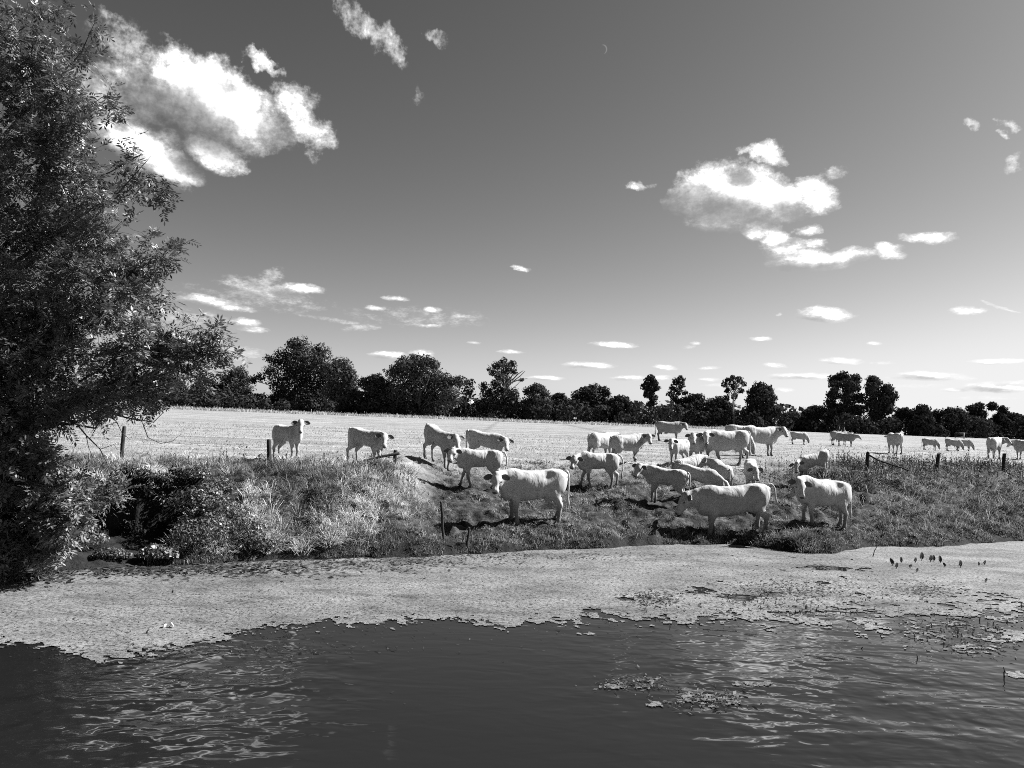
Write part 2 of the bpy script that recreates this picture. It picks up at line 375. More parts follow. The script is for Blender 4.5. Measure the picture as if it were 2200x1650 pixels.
cc = T.n('ShaderNodeMix', {0: mud_shade, 2: cc, 3: mud_shade_col}, data_type='FLOAT').outputs[0]
hb = T.m('ADD', T.noise(geo, 9.0, 5, 0.7), T.m('MULTIPLY', n2, 0.8))
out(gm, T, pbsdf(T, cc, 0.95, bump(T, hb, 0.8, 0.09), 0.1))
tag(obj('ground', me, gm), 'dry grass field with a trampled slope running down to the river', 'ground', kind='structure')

# ------------------------------------------------------------------ the water
wm, T = material('river_water')
geo = T.n('ShaderNodeNewGeometry').outputs['Position']
def patch(px, py, rx, ry):                     # a stretch of water ruffled by the breeze
    c_ = at_z(px, py, 0.0); q = T.v('MULTIPLY', T.v('SUBTRACT', geo, (c_[0], c_[1], 0.0)), (1 / rx, 1 / ry, 0.0)); return T.smooth(T.v('LENGTH', q), 0.25, 1.25, 1.0, 0.0)
ruf = T.m('MAXIMUM', T.m('MAXIMUM', patch(330, 1500, 2.6, 2.9), T.m('MULTIPLY', patch(1620, 1440, 3.2, 4.4), 0.38)), T.m('MULTIPLY', patch(2150, 1560, 3.6, 4.0), 0.7))
ruf = T.m('MULTIPLY_ADD', T.m('MULTIPLY', ruf, T.smooth(T.noise(geo, 0.9, 3, 0.55), 0.32, 0.62)), 0.90, 0.11)
rot = T.n('ShaderNodeMapping', {'Vector': geo, 'Rotation': (0, 0, math.radians(-14)), 'Scale': (0.9, 2.0, 1)}).outputs[0]
rot2 = T.n('ShaderNodeMapping', {'Vector': geo, 'Rotation': (0, 0, math.radians(16)), 'Scale': (1.8, 3.8, 1)}).outputs[0]
w1 = T.noise(rot, 1.0, 2, 0.4, dist=0.9); w2 = T.noise(rot2, 1.4, 1, 0.4, dist=0.7)
swell = T.noise(T.n('ShaderNodeMapping', {'Vector': geo, 'Rotation': (0, 0, math.radians(38)), 'Scale': (0.35, 1.5, 1)}).outputs[0], 1.0, 2, 0.45, dist=0.4)
hh = T.m('MULTIPLY', T.m('ADD', w1, T.m('MULTIPLY', w2, 0.35)), ruf)
hh = T.m('ADD', hh, T.m('MULTIPLY', swell, T.m('MULTIPLY_ADD', patch(2100, 1540, 4.2, 4.5), 0.85, 0.10)))
nrm = bump(T, hh, 1.0, 0.042)
out(wm, T, pbsdf(T, g3(0.008), 0.035, nrm, 0.5, IOR=1.40))
me = mesh_np('river', [(-90, -60, 0), (90, -60, 0), (90, 60, 0), (-90, 60, 0)], [(0, 1, 2, 3)])
tag(obj('river', me, wm), 'dark calm river water with small ripples mirroring the sky', 'river', kind='structure')

# floating duckweed: a thin ragged sheet, cells dropped where the water is open
EDGE = np.array([(-900, 1370), (-50, 1378), (60, 1383), (120, 1395), (210, 1425), (285, 1410), (400, 1397), (470, 1378), (540, 1352), (600, 1345), (680, 1340), (830, 1337), (950, 1328),
        (1080, 1345), (1200, 1335), (1290, 1328), (1400, 1333), (1490, 1336), (1510, 1318), (1560, 1322), (1640, 1332), (1700, 1330), (1800, 1326), (1900, 1328), (2000, 1322), (2100, 1314), (2250, 1300), (3200, 1230)], float)
PATCH = [(2070, 1352, 90, 20), (2005, 1348, 75, 17), (2160, 1368, 70, 14), (2100, 1395, 60, 12), (1960, 1330, 60, 9), (1390, 1462, 28, 13), (1345, 1474, 46, 7), (1510, 1498, 52, 14),
         (1430, 1515, 34, 7), (1545, 1512, 46, 9), (1610, 1470, 50, 5), (1255, 1362, 20, 4), (2185, 1450, 30, 7), (1880, 1322, 60, 6)]
aa = np.radians(np.arange(-38, 38, 0.125)); yy = []; y_ = 7.2
while y_ < 27: yy.append(y_); y_ += 0.022 + 0.0030 * (y_ - 7)
yy = np.array(yy)
TA, YY = np.meshgrid(np.tan(aa), yy, indexing='ij')
DX = TA * YY + 0.015 * (fbm(TA * 900, YY * 30, 3, 1) - .5); DY = YY + 0.03 * (fbm(TA * 800, YY * 25, 4, 1) - .5)
PX, PY = to_px(np.stack([DX, DY, 0 * DX], -1))
nz = fbm(DX * 2.2, DY * 2.2, 71, 4, .6) - .5; nzf = fbm(DX * 9, DY * 9, 72, 3, .6) - .5
wide = 1.0 + 2.0 * sstep(1450, 1950, PX)
nzz = fbm(DX * 24, DY * 24, 77, 2, .6) - .5
cov = (np.interp(PX, EDGE[:, 0], EDGE[:, 1]) - PY) / (16.0 * wide) + (nz * 1.8 * np.minimum(wide, 1.8) + nzf * 2.4 + nzz * 2.6)
for (ex, ey, ew, eh) in PATCH:
    q = 1 - ((PX - ex) / ew) ** 2 - ((PY - ey) / eh) ** 2
    cov = np.maximum(cov, np.minimum(q, .45) * 1.1 + nz * 2.4 + nzf * 2.6 + nzz * 3.2 - .55)
cov = np.where((PX < 150) & (PY < 1240), np.minimum(cov, (PX - 95) / 40 + nz * 5 + (PY - 1232) / 8), cov)     # open dark pocket under the tree
tb = DY - shore(DX)
cov = np.minimum(cov, (0.25 - tb) * 8 + nz * 3)
holes = fbm(DX * 1.3, DY * 1.6, 75, 4, .6)
cov = cov - 4.0 * sstep(.66, .70, holes) * (PX > 1250) * (PX < 1880)
cell = (cov[:-1, :-1] + cov[1:, :-1] + cov[:-1, 1:] + cov[1:, 1:]) / 4 > 0
I = np.arange(DX.size).reshape(DX.shape)
F = np.stack([I[:-1, :-1], I[1:, :-1], I[1:, 1:], I[:-1, 1:]], -1)[cell]
V = np.stack([DX, DY, 0.005 + 0.012 * fbm(DX * 7, DY * 7, 73, 2)], -1).reshape(-1, 3)
us, inv = np.unique(F.ravel(), return_inverse=True)
me = mesh_np('duckweed', V[us], inv.reshape(-1, 4))
attr(me, 'tone', (0.8 + 0.5 * (fbm(DX * .8, DY * 1.4, 74, 4) - .5) * 1.6).ravel()[us])
dm, T = material('duckweed')
geo = T.n('ShaderNodeNewGeometry').outputs['Position']
a = T.n('ShaderNodeAttribute', attribute_name='tone').outputs['Fac']
n1 = T.noise(geo, 16.0, 5, 0.8); n2 = T.noise(geo, 3.0, 5, 0.7)
n3 = T.noise(T.v('MULTIPLY', geo, (0.7, 1.6, 1)), 1.1, 5, 0.62)
c = T.m('MULTIPLY', T.m('MULTIPLY', T.ramp(n1, [(0.40, 0.035), (0.47, 0.12), (0.60, 0.185)]), T.m('MULTIPLY_ADD', n2, 0.6, 0.68)), T.m('MULTIPLY', a, T.ramp(n3, [(0.32, 0.5), (0.47, 0.95), (0.7, 1.12)])))
out(dm, T, pbsdf(T, c, 0.85, bump(T, n1, 0.8, 0.03), 0.25))
tag(obj('duckweed', me, dm), 'pale mat of duckweed floating along the river edge', 'duckweed', kind='stuff')

# ------------------------------------------------------------------ grass, weeds and litter (nobody could count them)
def blades(base, lean, length, width, tone, wdir=None):
    """tapered bent ribbons: base (n,3), lean (n,3) sideways pull, length, width (n)"""
    n = len(base)
    if wdir is None:
        t = rng.uniform(0, 2 * math.pi, n); wdir = np.stack([np.cos(t), np.sin(t), 0 * t], -1)
    up = np.array([0, 0, 1.0])
    L = length[:, None]; Wd = wdir * (width[:, None] / 2)
    d1 = up + lean * 0.55; d1 /= np.linalg.norm(d1, axis=1)[:, None]
    d2 = up * 0.55 + lean * 1.35; d2[:, 2] -= 0.45 * np.linalg.norm(lean, axis=1); d2 /= np.linalg.norm(d2, axis=1)[:, None]
    m = base + d1 * L * 0.55; tip = m + d2 * L * 0.5
    V = np.stack([base - Wd, base + Wd, m + Wd * 0.8, m - Wd * 0.8, tip], 1).reshape(-1, 3)
    k = np.arange(n)[:, None] * 5
    loops = np.concatenate([k + np.array([[0, 1, 2, 3]]), k + np.array([[3, 2, 4]])], 1).ravel()
    starts = (np.arange(n)[:, None] * 7 + np.array([[0, 4]])).ravel()
    return V, loops, starts, np.repeat(tone, 5)
def blade_obj(name, parts, mat, label, cat):
    Vs, Ls, Ss, Ts = [], [], [], []; ov = ol = 0
    for V, l, s, t in parts:
        Vs.append(V); Ls.append(l + ov); Ss.append(s + ol); Ts.append(t); ov += len(V); ol += len(l)
    me = mesh_np(name, np.concatenate(Vs), loops=np.concatenate(Ls), starts=np.concatenate(Ss)); attr(me, 'tone', np.concatenate(Ts))
    return tag(obj(name, me, mat), label, cat, kind='stuff')
def sample_view(n, px0, px1, y0, y1, power=1.0):
    """points spread over the part of the ground that the view covers, denser nearer"""
    px = rng.uniform(px0, px1, n); u = rng.uniform(0, 1, n)
    y = 1 / (u / y1 + (1 - u) / y0) if power == 2 else y0 * (y1 / y0) ** u
    d = (px - CX) / FPX
    return d * y, y
M_straw = leafy('dry_grass', 0.26, 0.35, 0.6, 0.25)
M_green = leafy('green_grass', 0.125, 0.35, 0.6, 0.25)
M_weed = leafy('weeds', 0.05, 0.25, 0.6, 0.2)

# stubble of the field
x, y = sample_view(75000, -150, 2350, 19, 75)
L, Rr, Hh = zones(x); t = y - shore(x)
fl = np.maximum(sstep(6, 12, t) * (1 - L) * (1 - Rr), np.maximum(sstep(3.0, 4.2, t) * L, sstep(8, 10, t) * Rr))
k = (rng.uniform(0, 1, len(x)) < fl * (0.35 + 0.65 * sstep(.35, .6, fbm(x * .5, y * 1.1, 81, 3))))
x, y = x[k], y[k]; n = len(x)
b = np.stack([x, y, ground(x, y) - .01], -1)
ln = rng.uniform(.03, .075, n) * (1 + y / 60); lean = rng.normal(0, 1.0, (n, 3)) * [1, 1, 0]
tone = np.clip(rng.normal(.95, .22, n), .4, 1.5)
blade_obj('field_grass', [blades(b, lean, ln, .011 * (1 + y / 22), tone)], M_straw, 'short dry grass of the sunlit field', 'grass')

parts = []
# long grass hanging down the left bank
def bank_grass(n, px0, px1, y0, y1, wfun, len0, len1, leanfun, tone0, tsd, wid=.013):
    x, y = sample_view(n, px0, px1, y0, y1)
    t = y - shore(x); wgt = wfun(x, y, t)
    k = rng.uniform(0, 1, n) < wgt; x, y, t = x[k], y[k], t[k]; m = len(x)
    e = .25
    gx = (ground(x + e, y, True) - ground(x - e, y, True)) / (2 * e); gy = (ground(x, y + e, True) - ground(x, y - e, True)) / (2 * e)
    clump = np.clip((fbm(x * 2.2, y * 2.2, 91, 3) - .22) * 1.6, 0, 1)
    ang = fbm(x * .9, y * .9, 93, 3) * 12
    lean = np.stack([-gx * 1.2 + .5 * np.cos(ang), -gy * 1.2 + .35 * np.sin(ang), 0 * x], -1) * leanfun + rng.normal(0, .62, (m, 3)) * [1, 1, 0]
    ln = rng.uniform(len0, len1, m) * (.55 + .9 * clump)
    tn = np.clip(rng.normal(tone0, tsd, m) * (.25 + 1.35 * clump) * (.45 + 1.1 * sstep(.3, .65, fbm(x * .8, y * .8, 92, 3))), .08, 1.8)
    b = np.stack([x, y, ground(x, y) - .03], -1)
    return blades(b, lean, ln, np.full(m, wid) * (.7 + y / 40), tn)
def tussocks(n, px0, px1, y0, y1, wfun, per, len0, len1, tone0, tsd, wid=.014, droop=1.0, spread=.10):
    x, y = sample_view(n, px0, px1, y0, y1); t = y - shore(x)
    k = rng.uniform(0, 1, n) < wfun(x, y, t); x, y = x[k], y[k]; n = len(x)
    e = .3; gx = (ground(x + e, y, False) - ground(x - e, y, False)) / (2 * e); gy = (ground(x, y + e, False) - ground(x, y - e, False)) / (2 * e)
    size = rng.uniform(.6, 1.25, n); tn0 = np.clip(rng.normal(tone0, tsd, n) * (.40 + 1.2 * sstep(.3, .62, fbm(x * .8, y * .8, 92, 3))), .15, 2.3); bias = rng.normal(0, .35, (n, 2))
    i = np.repeat(np.arange(n), per); m = len(i); th = rng.uniform(0, 6.283, m); rr_ = rng.uniform(0, 1, m) ** .6
    bx = x[i] + np.cos(th) * rr_ * spread * size[i]; by = y[i] + np.sin(th) * rr_ * spread * size[i]
    lean = np.stack([np.cos(th) * (.3 + rr_) * droop + bias[i, 0] - gx[i], np.sin(th) * (.3 + rr_) * droop + bias[i, 1] - gy[i], 0 * th], -1) + rng.normal(0, .25, (m, 3)) * [1, 1, 0]
    ln = rng.uniform(len0, len1, m) * size[i]
    return blades(np.stack([bx, by, ground(bx, by) - .02], -1), lean, ln, np.full(m, wid) * (.7 + by / 40), np.clip(tn0[i] * rng.normal(1, .28, m), .1, 2.4))
leftw = lambda x, y, t: zones(x)[0] * (t > .25) * (1 - sstep(4.6, 7.0, t)) * (1 - 1.0 * zones(x)[2] * (1 - sstep(2.55, 2.7, t))) * (.3 + .7 * sstep(.40, .56, fbm(x * 1.3, y * 1.3, 95, 3)))
parts.append(bank_grass(70000, -80, 1010, 15, 31, leftw, .12, .32, .9, .9, .45, .013))
parts.append(tussocks(3600, -80, 1010, 15, 30, leftw, 54, .20, .48, 1.1, .7, .0105, 1.35, .15))
blade_obj('bank_grass', parts, M_straw, 'long bleached grass drooping over the steep bank', 'grass')

parts = []
rampw = lambda x, y, t: (1 - zones(x)[0]) * (1 - zones(x)[1]) * (t > .35) * (1 - sstep(9, 15, t)) * sstep(.44, .60, fbm(x * 1.5, y * 1.5, 96, 4))
parts.append(bank_grass(120000, 880, 1960, 17.5, 38, rampw, .05, .14, .6, .9, .5, .012))
parts.append(tussocks(4200, 880, 1960, 17.5, 34, rampw, 26, .09, .22, 1.6, .9, .011, 1.2, .12))
fringe = lambda x, y, t: (t > .12) * (t < .8) * sstep(.42, .6, fbm(x * 1.6, y * .3, 97, 3)) * sstep(-6.5, -5, x)
parts.append(bank_grass(30000, 600, 2300, 15.5, 27, fringe, .14, .34, .8, 1.15, .4))
parts.append(bank_grass(20000, -100, 1100, 14.5, 24, lambda x, y, t: (t > .05) * (t < .95) * sstep(.40, .58, fbm(x * 2.0, y * .8, 94, 3)) * (1 - zones(x)[2]), .05, .20, .8, .6, .5))
n = 60000; x = rng.uniform(-13, 17, n); t = rng.uniform(0, 1, n) ** 1.3 * 1.1 + .02; y = shore(x) + t          # tufts and sprouts on the mud
k = rng.uniform(0, 1, n) < sstep(.42, .60, fbm(x * 2.2, t * 2.5, 87, 3)) * (1 - zones(x)[2]); x, y = x[k], y[k]; n = len(x); cl = fbm(x * 3, y * 3, 86, 2)
parts.append(blades(np.stack([x, y, ground(x, y) - .01], -1), rng.normal(0, .7, (n, 3)) * [1, 1, 0], rng.uniform(.04, .2, n) * (.4 + cl), np.full(n, .013), np.clip(rng.normal(.9, .4, n) * (.3 + 1.3 * cl), .1, 2)))
tuft = lambda x, y, t: (t > .02) * (t < .75) * np.exp(-((x - 8.1) / 1.0) ** 2 * 1.4)
parts.append(bank_grass(22000, 1560, 1900, 19, 24, tuft, .14, .34, .8, 1.3, .35, .011))
blade_obj('slope_grass', parts, M_green, 'short trampled grass on the slope to the water', 'grass')

parts = []
rw = lambda x, y, t: zones(x)[1] * (t > .3) * (1 - sstep(9.5, 13.0, t)) * (.10 + .90 * sstep(.40, .58, fbm(x * 1.2, y * 1.2, 98, 3)))
parts.append(bank_grass(55000, 1720, 2420, 20, 42, rw, .06, .20, .8, .5, .35, .012))
parts.append(tussocks(3000, 1720, 2420, 20, 38, rw, 34, .12, .32, .62, .5, .010, 1.6, .15))
parts.append(bank_grass(5000, 1720, 2420, 20, 36, lambda x, y, t: zones(x)[1] * (t > .6) * (t < 7), .35, .7, 2.0, 2.4, .6, .011))
blade_obj('mound_grass', parts, M_green, 'rough tangled grass over the mound by the water', 'grass')

def weed_stalks(x, y, h0, h1, tone):
    """upright stalks with short leaves up their length and a seed head"""
    n = len(x); h = rng.uniform(h0, h1, n); z = ground(x, y)
    b = np.stack([x, y, z - .03], -1)
    lean = rng.normal(0, .16, (n, 3)) * [1, 1, 0]
    P = [blades(b, lean, h, np.full(n, .014), np.full(n, tone))]
    q = 7
    f = rng.uniform(.25, 1.02, (n, q)); bb = b[:, None] + (np.array([0, 0, 1.0]) + lean[:, None] * .55) * (f * h[:, None])[..., None]
    bb = bb.reshape(-1, 3); m = len(bb)
    l2 = rng.normal(0, 1.0, (m, 3)) * [1, 1, 0]
    P.append(blades(bb, l2, rng.uniform(.05, .13, m), np.full(m, .03), np.clip(rng.normal(tone, .3, m), .2, 2)))
    return P
parts = []
x, y = sample_view(2600, 1800, 2420, 24, 36); t = y - shore(x)
k = (rng.uniform(0, 1, len(x)) < zones(x)[1] * sstep(5.5, 7, t) * (1 - sstep(10, 12, t)) * sstep(.3, .55, fbm(x * .7, y * .7, 99, 3))); x, y = x[k], y[k]
parts += weed_stalks(x, y, .30, .62, 1.0)
x, y = sample_view(3000, 1780, 2420, 24, 36); t = y - shore(x)
k = (rng.uniform(0, 1, len(x)) < zones(x)[1] * sstep(4.2, 5.5, t) * (1 - sstep(8, 10, t)) * sstep(.3, .5, fbm(x * .7, y * .7, 89, 3))); parts += weed_stalks(x[k], y[k], .2, .45, .6)
x, y = sample_view(900, 1560, 1830, 24, 33); t = y - shore(x)
k = rng.uniform(0, 1, len(x)) < sstep(9.0, 11.2, x) * .5; parts += weed_stalks(x[k], y[k], .3, .7, 1.5)
x, y = sample_view(700, 300, 1000, 17, 26); t = y - shore(x)
k = (rng.uniform(0, 1, len(x)) < zones(x)[0] * sstep(2.9, 3.4, t) * (1 - sstep(4, 5, t)) * .4); parts += weed_stalks(x[k], y[k], .3, .7, 1.7)
x, y = sample_view(420, 560, 900, 20, 26); t = y - shore(x)
k = (rng.uniform(0, 1, len(x)) < sstep(2.8, 3.4, t) * (1 - sstep(4.5, 6, t)) * .5); parts += weed_stalks(x[k], y[k], .25, .5, 2.2)
blade_obj('weeds', parts, M_weed, 'tall seeding weeds along the top of the bank', 'weeds')

# tall pale grass fringe at the far edge of the field
x = rng.uniform(-110, 60, 14000); y = rng.uniform(176, 190, 14000)
b = np.stack([x, y, ground(x, y)], -1); n = len(x)
blade_obj('far_grass', [blades(b, rng.normal(0, .3, (n, 3)) * [1, 1, 0], rng.uniform(.3, 1.0, n) * (.4 + .9 * fbm(x * .3, y * .1, 14, 3)), np.full(n, .16), np.clip(rng.normal(1.15, .2, n), .5, 1.7))], M_straw,
          'pale uncut grass fringe along the far edge of the field', 'grass')

# dark leaf litter and water weed lying on the water
def flat_bits(n, cx, cy, sx, sy, size, tone, up=.03):
    px = rng.normal(cx, sx, n); py = rng.normal(cy, sy, n)
    P = np.array([at_z(a_, b_, 0.012) for a_, b_ in zip(px, py)]); ok = (P[:, 1] - shore(P[:, 0]) < .5) & (P[:, 1] < 40) & (P[:, 1] > 0); P = P[ok]; m = len(P)
    th = rng.uniform(0, 6.28, m); l = rng.uniform(.4, 1.3, m) * size; wd = l * rng.uniform(.12, .4, m)
    D = np.stack([np.cos(th), np.sin(th), rng.uniform(-.02, up * 6, m)], -1) * l[:, None] / 2; Q = np.stack([-np.sin(th), np.cos(th), rng.normal(0, .25, m)], -1) * wd[:, None] / 2
    P[:, 2] += np.abs(D[:, 2]) + np.abs(Q[:, 2])
    V = np.stack([P - D, P - Q, P + D, P + Q], 1).reshape(-1, 3); F = np.arange(m * 4).reshape(-1, 4)
    return V, F.ravel(), np.arange(m) * 4, np.repeat(np.clip(rng.normal(tone, tone * .5, m), .1, 3), 4)
parts = [flat_bits(2600, 330, 1222, 240, 9, .16, .7), flat_bits(500, 60, 1240, 60, 8, .16, .6), flat_bits(900, 800, 1208, 160, 7, .12, .8), flat_bits(900, 1100, 1195, 200, 5, .1, .8), flat_bits(900, 1700, 1268, 90, 12, .10, .6), flat_bits(350, 1400, 1285, 32, 8, .10, .6), flat_bits(500, 1990, 1268, 45, 10, .10, .6),
         flat_bits(500, 2060, 1350, 75, 16, .10, .6), flat_bits(260, 1520, 1500, 45, 14, .09, .9), flat_bits(200, 1370, 1468, 40, 9, .09, 1.0), flat_bits(500, 1700, 1310, 220, 16, .1, .6), flat_bits(260, 2100, 1390, 50, 12, .1, .6), flat_bits(3200, 1100, 1275, 600, 40, .05, .6), flat_bits(2200, 350, 1325, 320, 45, .05, .6), flat_bits(1500, 1800, 1250, 250, 35, .06, .6),
         flat_bits(160, 1760, 1218, 14, 3, .12, 1.2), flat_bits(160, 1650, 1340, 200, 20, .08, .9), flat_bits(300, 450, 1395, 200, 8, .08, .9)]
blade_obj('water_weed', parts, M_weed, 'dark scraps of weed and leaf litter floating on the water', 'weed')
n = 260
px = np.concatenate([rng.normal(1700, 110, 120), rng.normal(2050, 80, 100), rng.normal(1420, 60, 40)]); py = np.concatenate([rng.normal(1300, 16, 120), rng.normal(1345, 25, 100), rng.normal(1310, 16, 40)])
P = np.array([at_z(a_, b_, 0.0) for a_, b_ in zip(px, py)]); P = P[(P[:, 1] - shore(P[:, 0]) < 0)]; n = len(P)
blade_obj('water_stems', [blades(P, rng.normal(0, .5, (n, 3)) * [1, 1, 0], rng.uniform(.03, .11, n), np.full(n, .02), np.clip(rng.normal(.5, .2, n), .2, 1))], M_weed, 'short dark plant stems poking out of the water', 'weed')

# ------------------------------------------------------------------ leaves and trees
def rand_dirs(n):
    d = rng.normal(0, 1, (n, 3)); return d / np.linalg.norm(d, axis=1)[:, None]
def quads_mesh(name, P, D, Q, tone):
    """diamond leaves: centre P, half length vector D, half width vector Q"""
    n = len(P)
    V = np.stack([P - D, P - Q + D * .1, P + D, P + Q + D * .1], 1).reshape(-1, 3)
    me = mesh_np(name, V, np.arange(n * 4).reshape(-1, 4)); attr(me, 'tone', np.repeat(tone, 4)); return me
bark, T = material('bark')
geo = T.n('ShaderNodeNewGeometry').outputs['Position']
n1 = T.noise(T.v('MULTIPLY', geo, (9, 9, 1.6)), 1.0, 5, .65)
out(bark, T, pbsdf(T, T.ramp(n1, [(.3, .035), (.7, .14)]), .9, bump(T, n1, .8, .03), .1))
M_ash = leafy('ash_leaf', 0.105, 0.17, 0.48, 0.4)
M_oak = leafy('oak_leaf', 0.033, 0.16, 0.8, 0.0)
M_pale = leafy('pale_leaf', 0.055, 0.2, 0.8, 0.0)

# the ash tree at the water's edge
RE = np.array([(-200, 10), (0, 50), (40, 60), (70, 90), (120, 165), (180, 165), (230, 205), (300, 235), (330, 260), (380, 250), (450, 270), (480, 255), (540, 300), (570, 330), (610, 330), (660, 330), (700, 390), (740, 460), (800, 470), (840, 350), (880, 260), (905, 140),
               (930, 115), (970, 120), (1010, 160), (1050, 215), (1075, 250), (1110, 200), (1150, 150), (1195, 110), (1210, 40)], float)
tips = [(60, 5, 15), (130, 30, 15.2), (205, 45, 15), (165, 100, 15.5), (225, 205, 15), (245, 235, 14.5), (325, 335, 14.5), (335, 410, 15), (262, 475, 15.5), (368, 570, 15), (325, 535, 15.5), (340, 655, 15.5), (420, 705, 14.8), (495, 735, 14.6),
        (490, 785, 14.8), (440, 790, 15.2), (375, 840, 15.5), (325, 870, 15), (250, 1075, 14.6), (240, 1060, 14.8), (180, 1120, 14.6), (140, 1165, 14.4), (305, 330, 14.8), (285, 350, 14.8), (310, 400, 15), (350, 545, 15), (340, 590, 15.2), (455, 745, 14.7), (475, 760, 14.7), (400, 720, 15), (410, 760, 15)]
base = np.array([-11.9, 16.6]); trunk_z0 = float(ground(base[0], base[1])) - .1
main_n = len(tips)
for i in range(470):
    py = rng.uniform(-260, 1205); edge = np.interp(py, RE[:, 0], RE[:, 1])
    px = edge - 34 - abs(rng.normal(0, 1)) * 170 if i % 3 else rng.uniform(-420, edge - 25)
    d = rng.uniform(14.0, 18.0) if py < 880 else rng.uniform(14.2, 16.2)
    tips.append((px, py, d))
for i in range(130):
    py = rng.uniform(860, 1200); tips.append((rng.uniform(-120, np.interp(py, RE[:, 0], RE[:, 1]) - 20), py, rng.uniform(13.9, 15.4)))
for i in range(60): tips.append((rng.uniform(-150, 140), rng.uniform(660, 900), rng.uniform(14, 16.8)))
for i in range(70): tips.append((rng.uniform(-250, 200), rng.uniform(350, 900), rng.uniform(14, 16.5)))
root = empty('ash_tree', (base[0], base[1], trunk_z0)); tag(root, 'tall leafy ash tree leaning over the water on the bank', 'tree')
off = np.array([base[0], base[1], trunk_z0])
tr = MB(); trunk_pts = [np.array([base[0] + .1 * math.sin(k * .9), base[1] + .12 * math.cos(k * 1.3), trunk_z0 + k * 1.15]) for k in range(13)]
tr.tube([p - off for p in trunk_pts], [.34 * (1 - k / 14) for k in range(13)], 9)
obj('trunk', tr.mesh('trunk', True), bark, root)
br = MB(); leafP, leafD = [], []
def limb(mb, p0, p1, ra, rb, sag=.0, segs=5, sides=5, wob=.08):
    p0 = np.asarray(p0); p1 = np.asarray(p1); L = np.linalg.norm(p1 - p0); pts = []
    for k in range(segs + 1):
        f = k / segs; p = p0 + (p1 - p0) * f + np.array([0, 0, 1.0]) * sag * L * math.sin(math.pi * f)
        if 0 < k < segs: p = p + rng.normal(0, wob * L / segs, 3)
        pts.append(p)
    mb.tube(pts, [ra + (rb - ra) * k / segs for k in range(segs + 1)], sides, False); return pts
nodes_, nrad = [], []                            # where side branches may start: points of the limbs so far
for ti, (px, py, d) in enumerate(tips):
    tip = at_depth(px, py, d)
    if ti < main_n and ti % 2 == 0:              # main limbs leave the trunk
        hz = np.clip(tip[2] - trunk_z0 - rng.uniform(.6, 2.2) - .35 * np.hypot(*(tip[:2] - base)), .8, 12.0)
        k = min(int(hz / 1.15), 11); f = hz / 1.15 - k; p0 = trunk_pts[k] * (1 - f) + trunk_pts[k + 1] * f; L = np.linalg.norm(tip - p0); ra = .015 + .008 * L
    else:
        q = np.array(nodes_); dq = np.linalg.norm(q - tip, axis=1) + .35 * np.maximum(q[:, 2] - tip[2] + .2, 0); j = int(dq.argmin()); p0 = q[j]; L = max(np.linalg.norm(tip - p0), .3); ra = min(nrad[j] * .75, .006 + .008 * L)
    pts = limb(br, p0 - off, tip - off, ra, .005, .05, 6, 5, .14)
    for i_, p_ in enumerate(pts[1:]): nodes_.append(p_ + off); nrad.append(ra + (.005 - ra) * (i_ + 1) / 6)
    tw = int(rng.integers(6, 9)); od = (tip - p0) / L
    for q in range(tw):                          # twigs near the end, each carrying leaves
        f = rng.uniform(.45, 1.0) if L > .9 else rng.uniform(.1, 1); i0 = min(int(f * 6), 5); s0 = pts[i0] + (pts[i0 + 1] - pts[i0]) * (f * 6 - i0)
        out_d = od * .8 + rng.normal(0, .6, 3); out_d /= np.linalg.norm(out_d)
        e = s0 + out_d * rng.uniform(.22, .55)
        limb(br, s0, e, .006, .003, .05, 3, 3)
        m = int(rng.integers(5, 10)) if px > -70 else 4
        for j in range(m):
            ff = rng.uniform(.15, 1.05); leafP.append(s0 + (e - s0) * ff + rng.normal(0, .03, 3))
            dd = out_d * .6 + rng.normal(0, .75, 3); dd[2] -= .12; leafD.append(dd / np.linalg.norm(dd))
obj('branches', br.mesh('branches', True), bark, root)
def pinnate(P, D, size=1.0):
    P = np.array(P); D = np.array(D); n = len(P); up = rand_dirs(n) * .6 + [0, 0, 1]
    S = np.cross(D, up); S /= np.linalg.norm(S, axis=1)[:, None]; N = np.cross(S, D)
    Lr = rng.uniform(.15, .25, n) * size; cs, ds, qs, ts = [], [], [], []
    tone = np.clip(rng.normal(1, .25, n), .5, 1.6)
    for j in range(9):
        side = 0 if j == 8 else (1 if j % 2 else -1); pos = 1.0 if j == 8 else .3 + .2 * (j // 2)
        ld = D * (1.0 if j == 8 else .55) + S * side * .9 + N * (-.18) + rng.normal(0, .12, (n, 3)); ld /= np.linalg.norm(ld, axis=1)[:, None]
        ll = rng.uniform(.042, .066, n) * size
        c0 = P + D * (Lr * pos)[:, None] - N * (Lr * pos * pos * .25)[:, None] + ld * ll[:, None]
        nn = N + rng.normal(0, .3, (n, 3)); q = np.cross(ld, nn); q /= np.linalg.norm(q, axis=1)[:, None]
        cs.append(c0); ds.append(ld * ll[:, None]); qs.append(q * (ll * rng.uniform(.28, .36, n))[:, None]); ts.append(tone * rng.uniform(.85, 1.15, n))
    return quads_mesh('leaves', np.concatenate(cs), np.concatenate(ds), np.concatenate(qs), np.concatenate(ts))
obj('leaves', pinnate(leafP, leafD), M_ash, root)
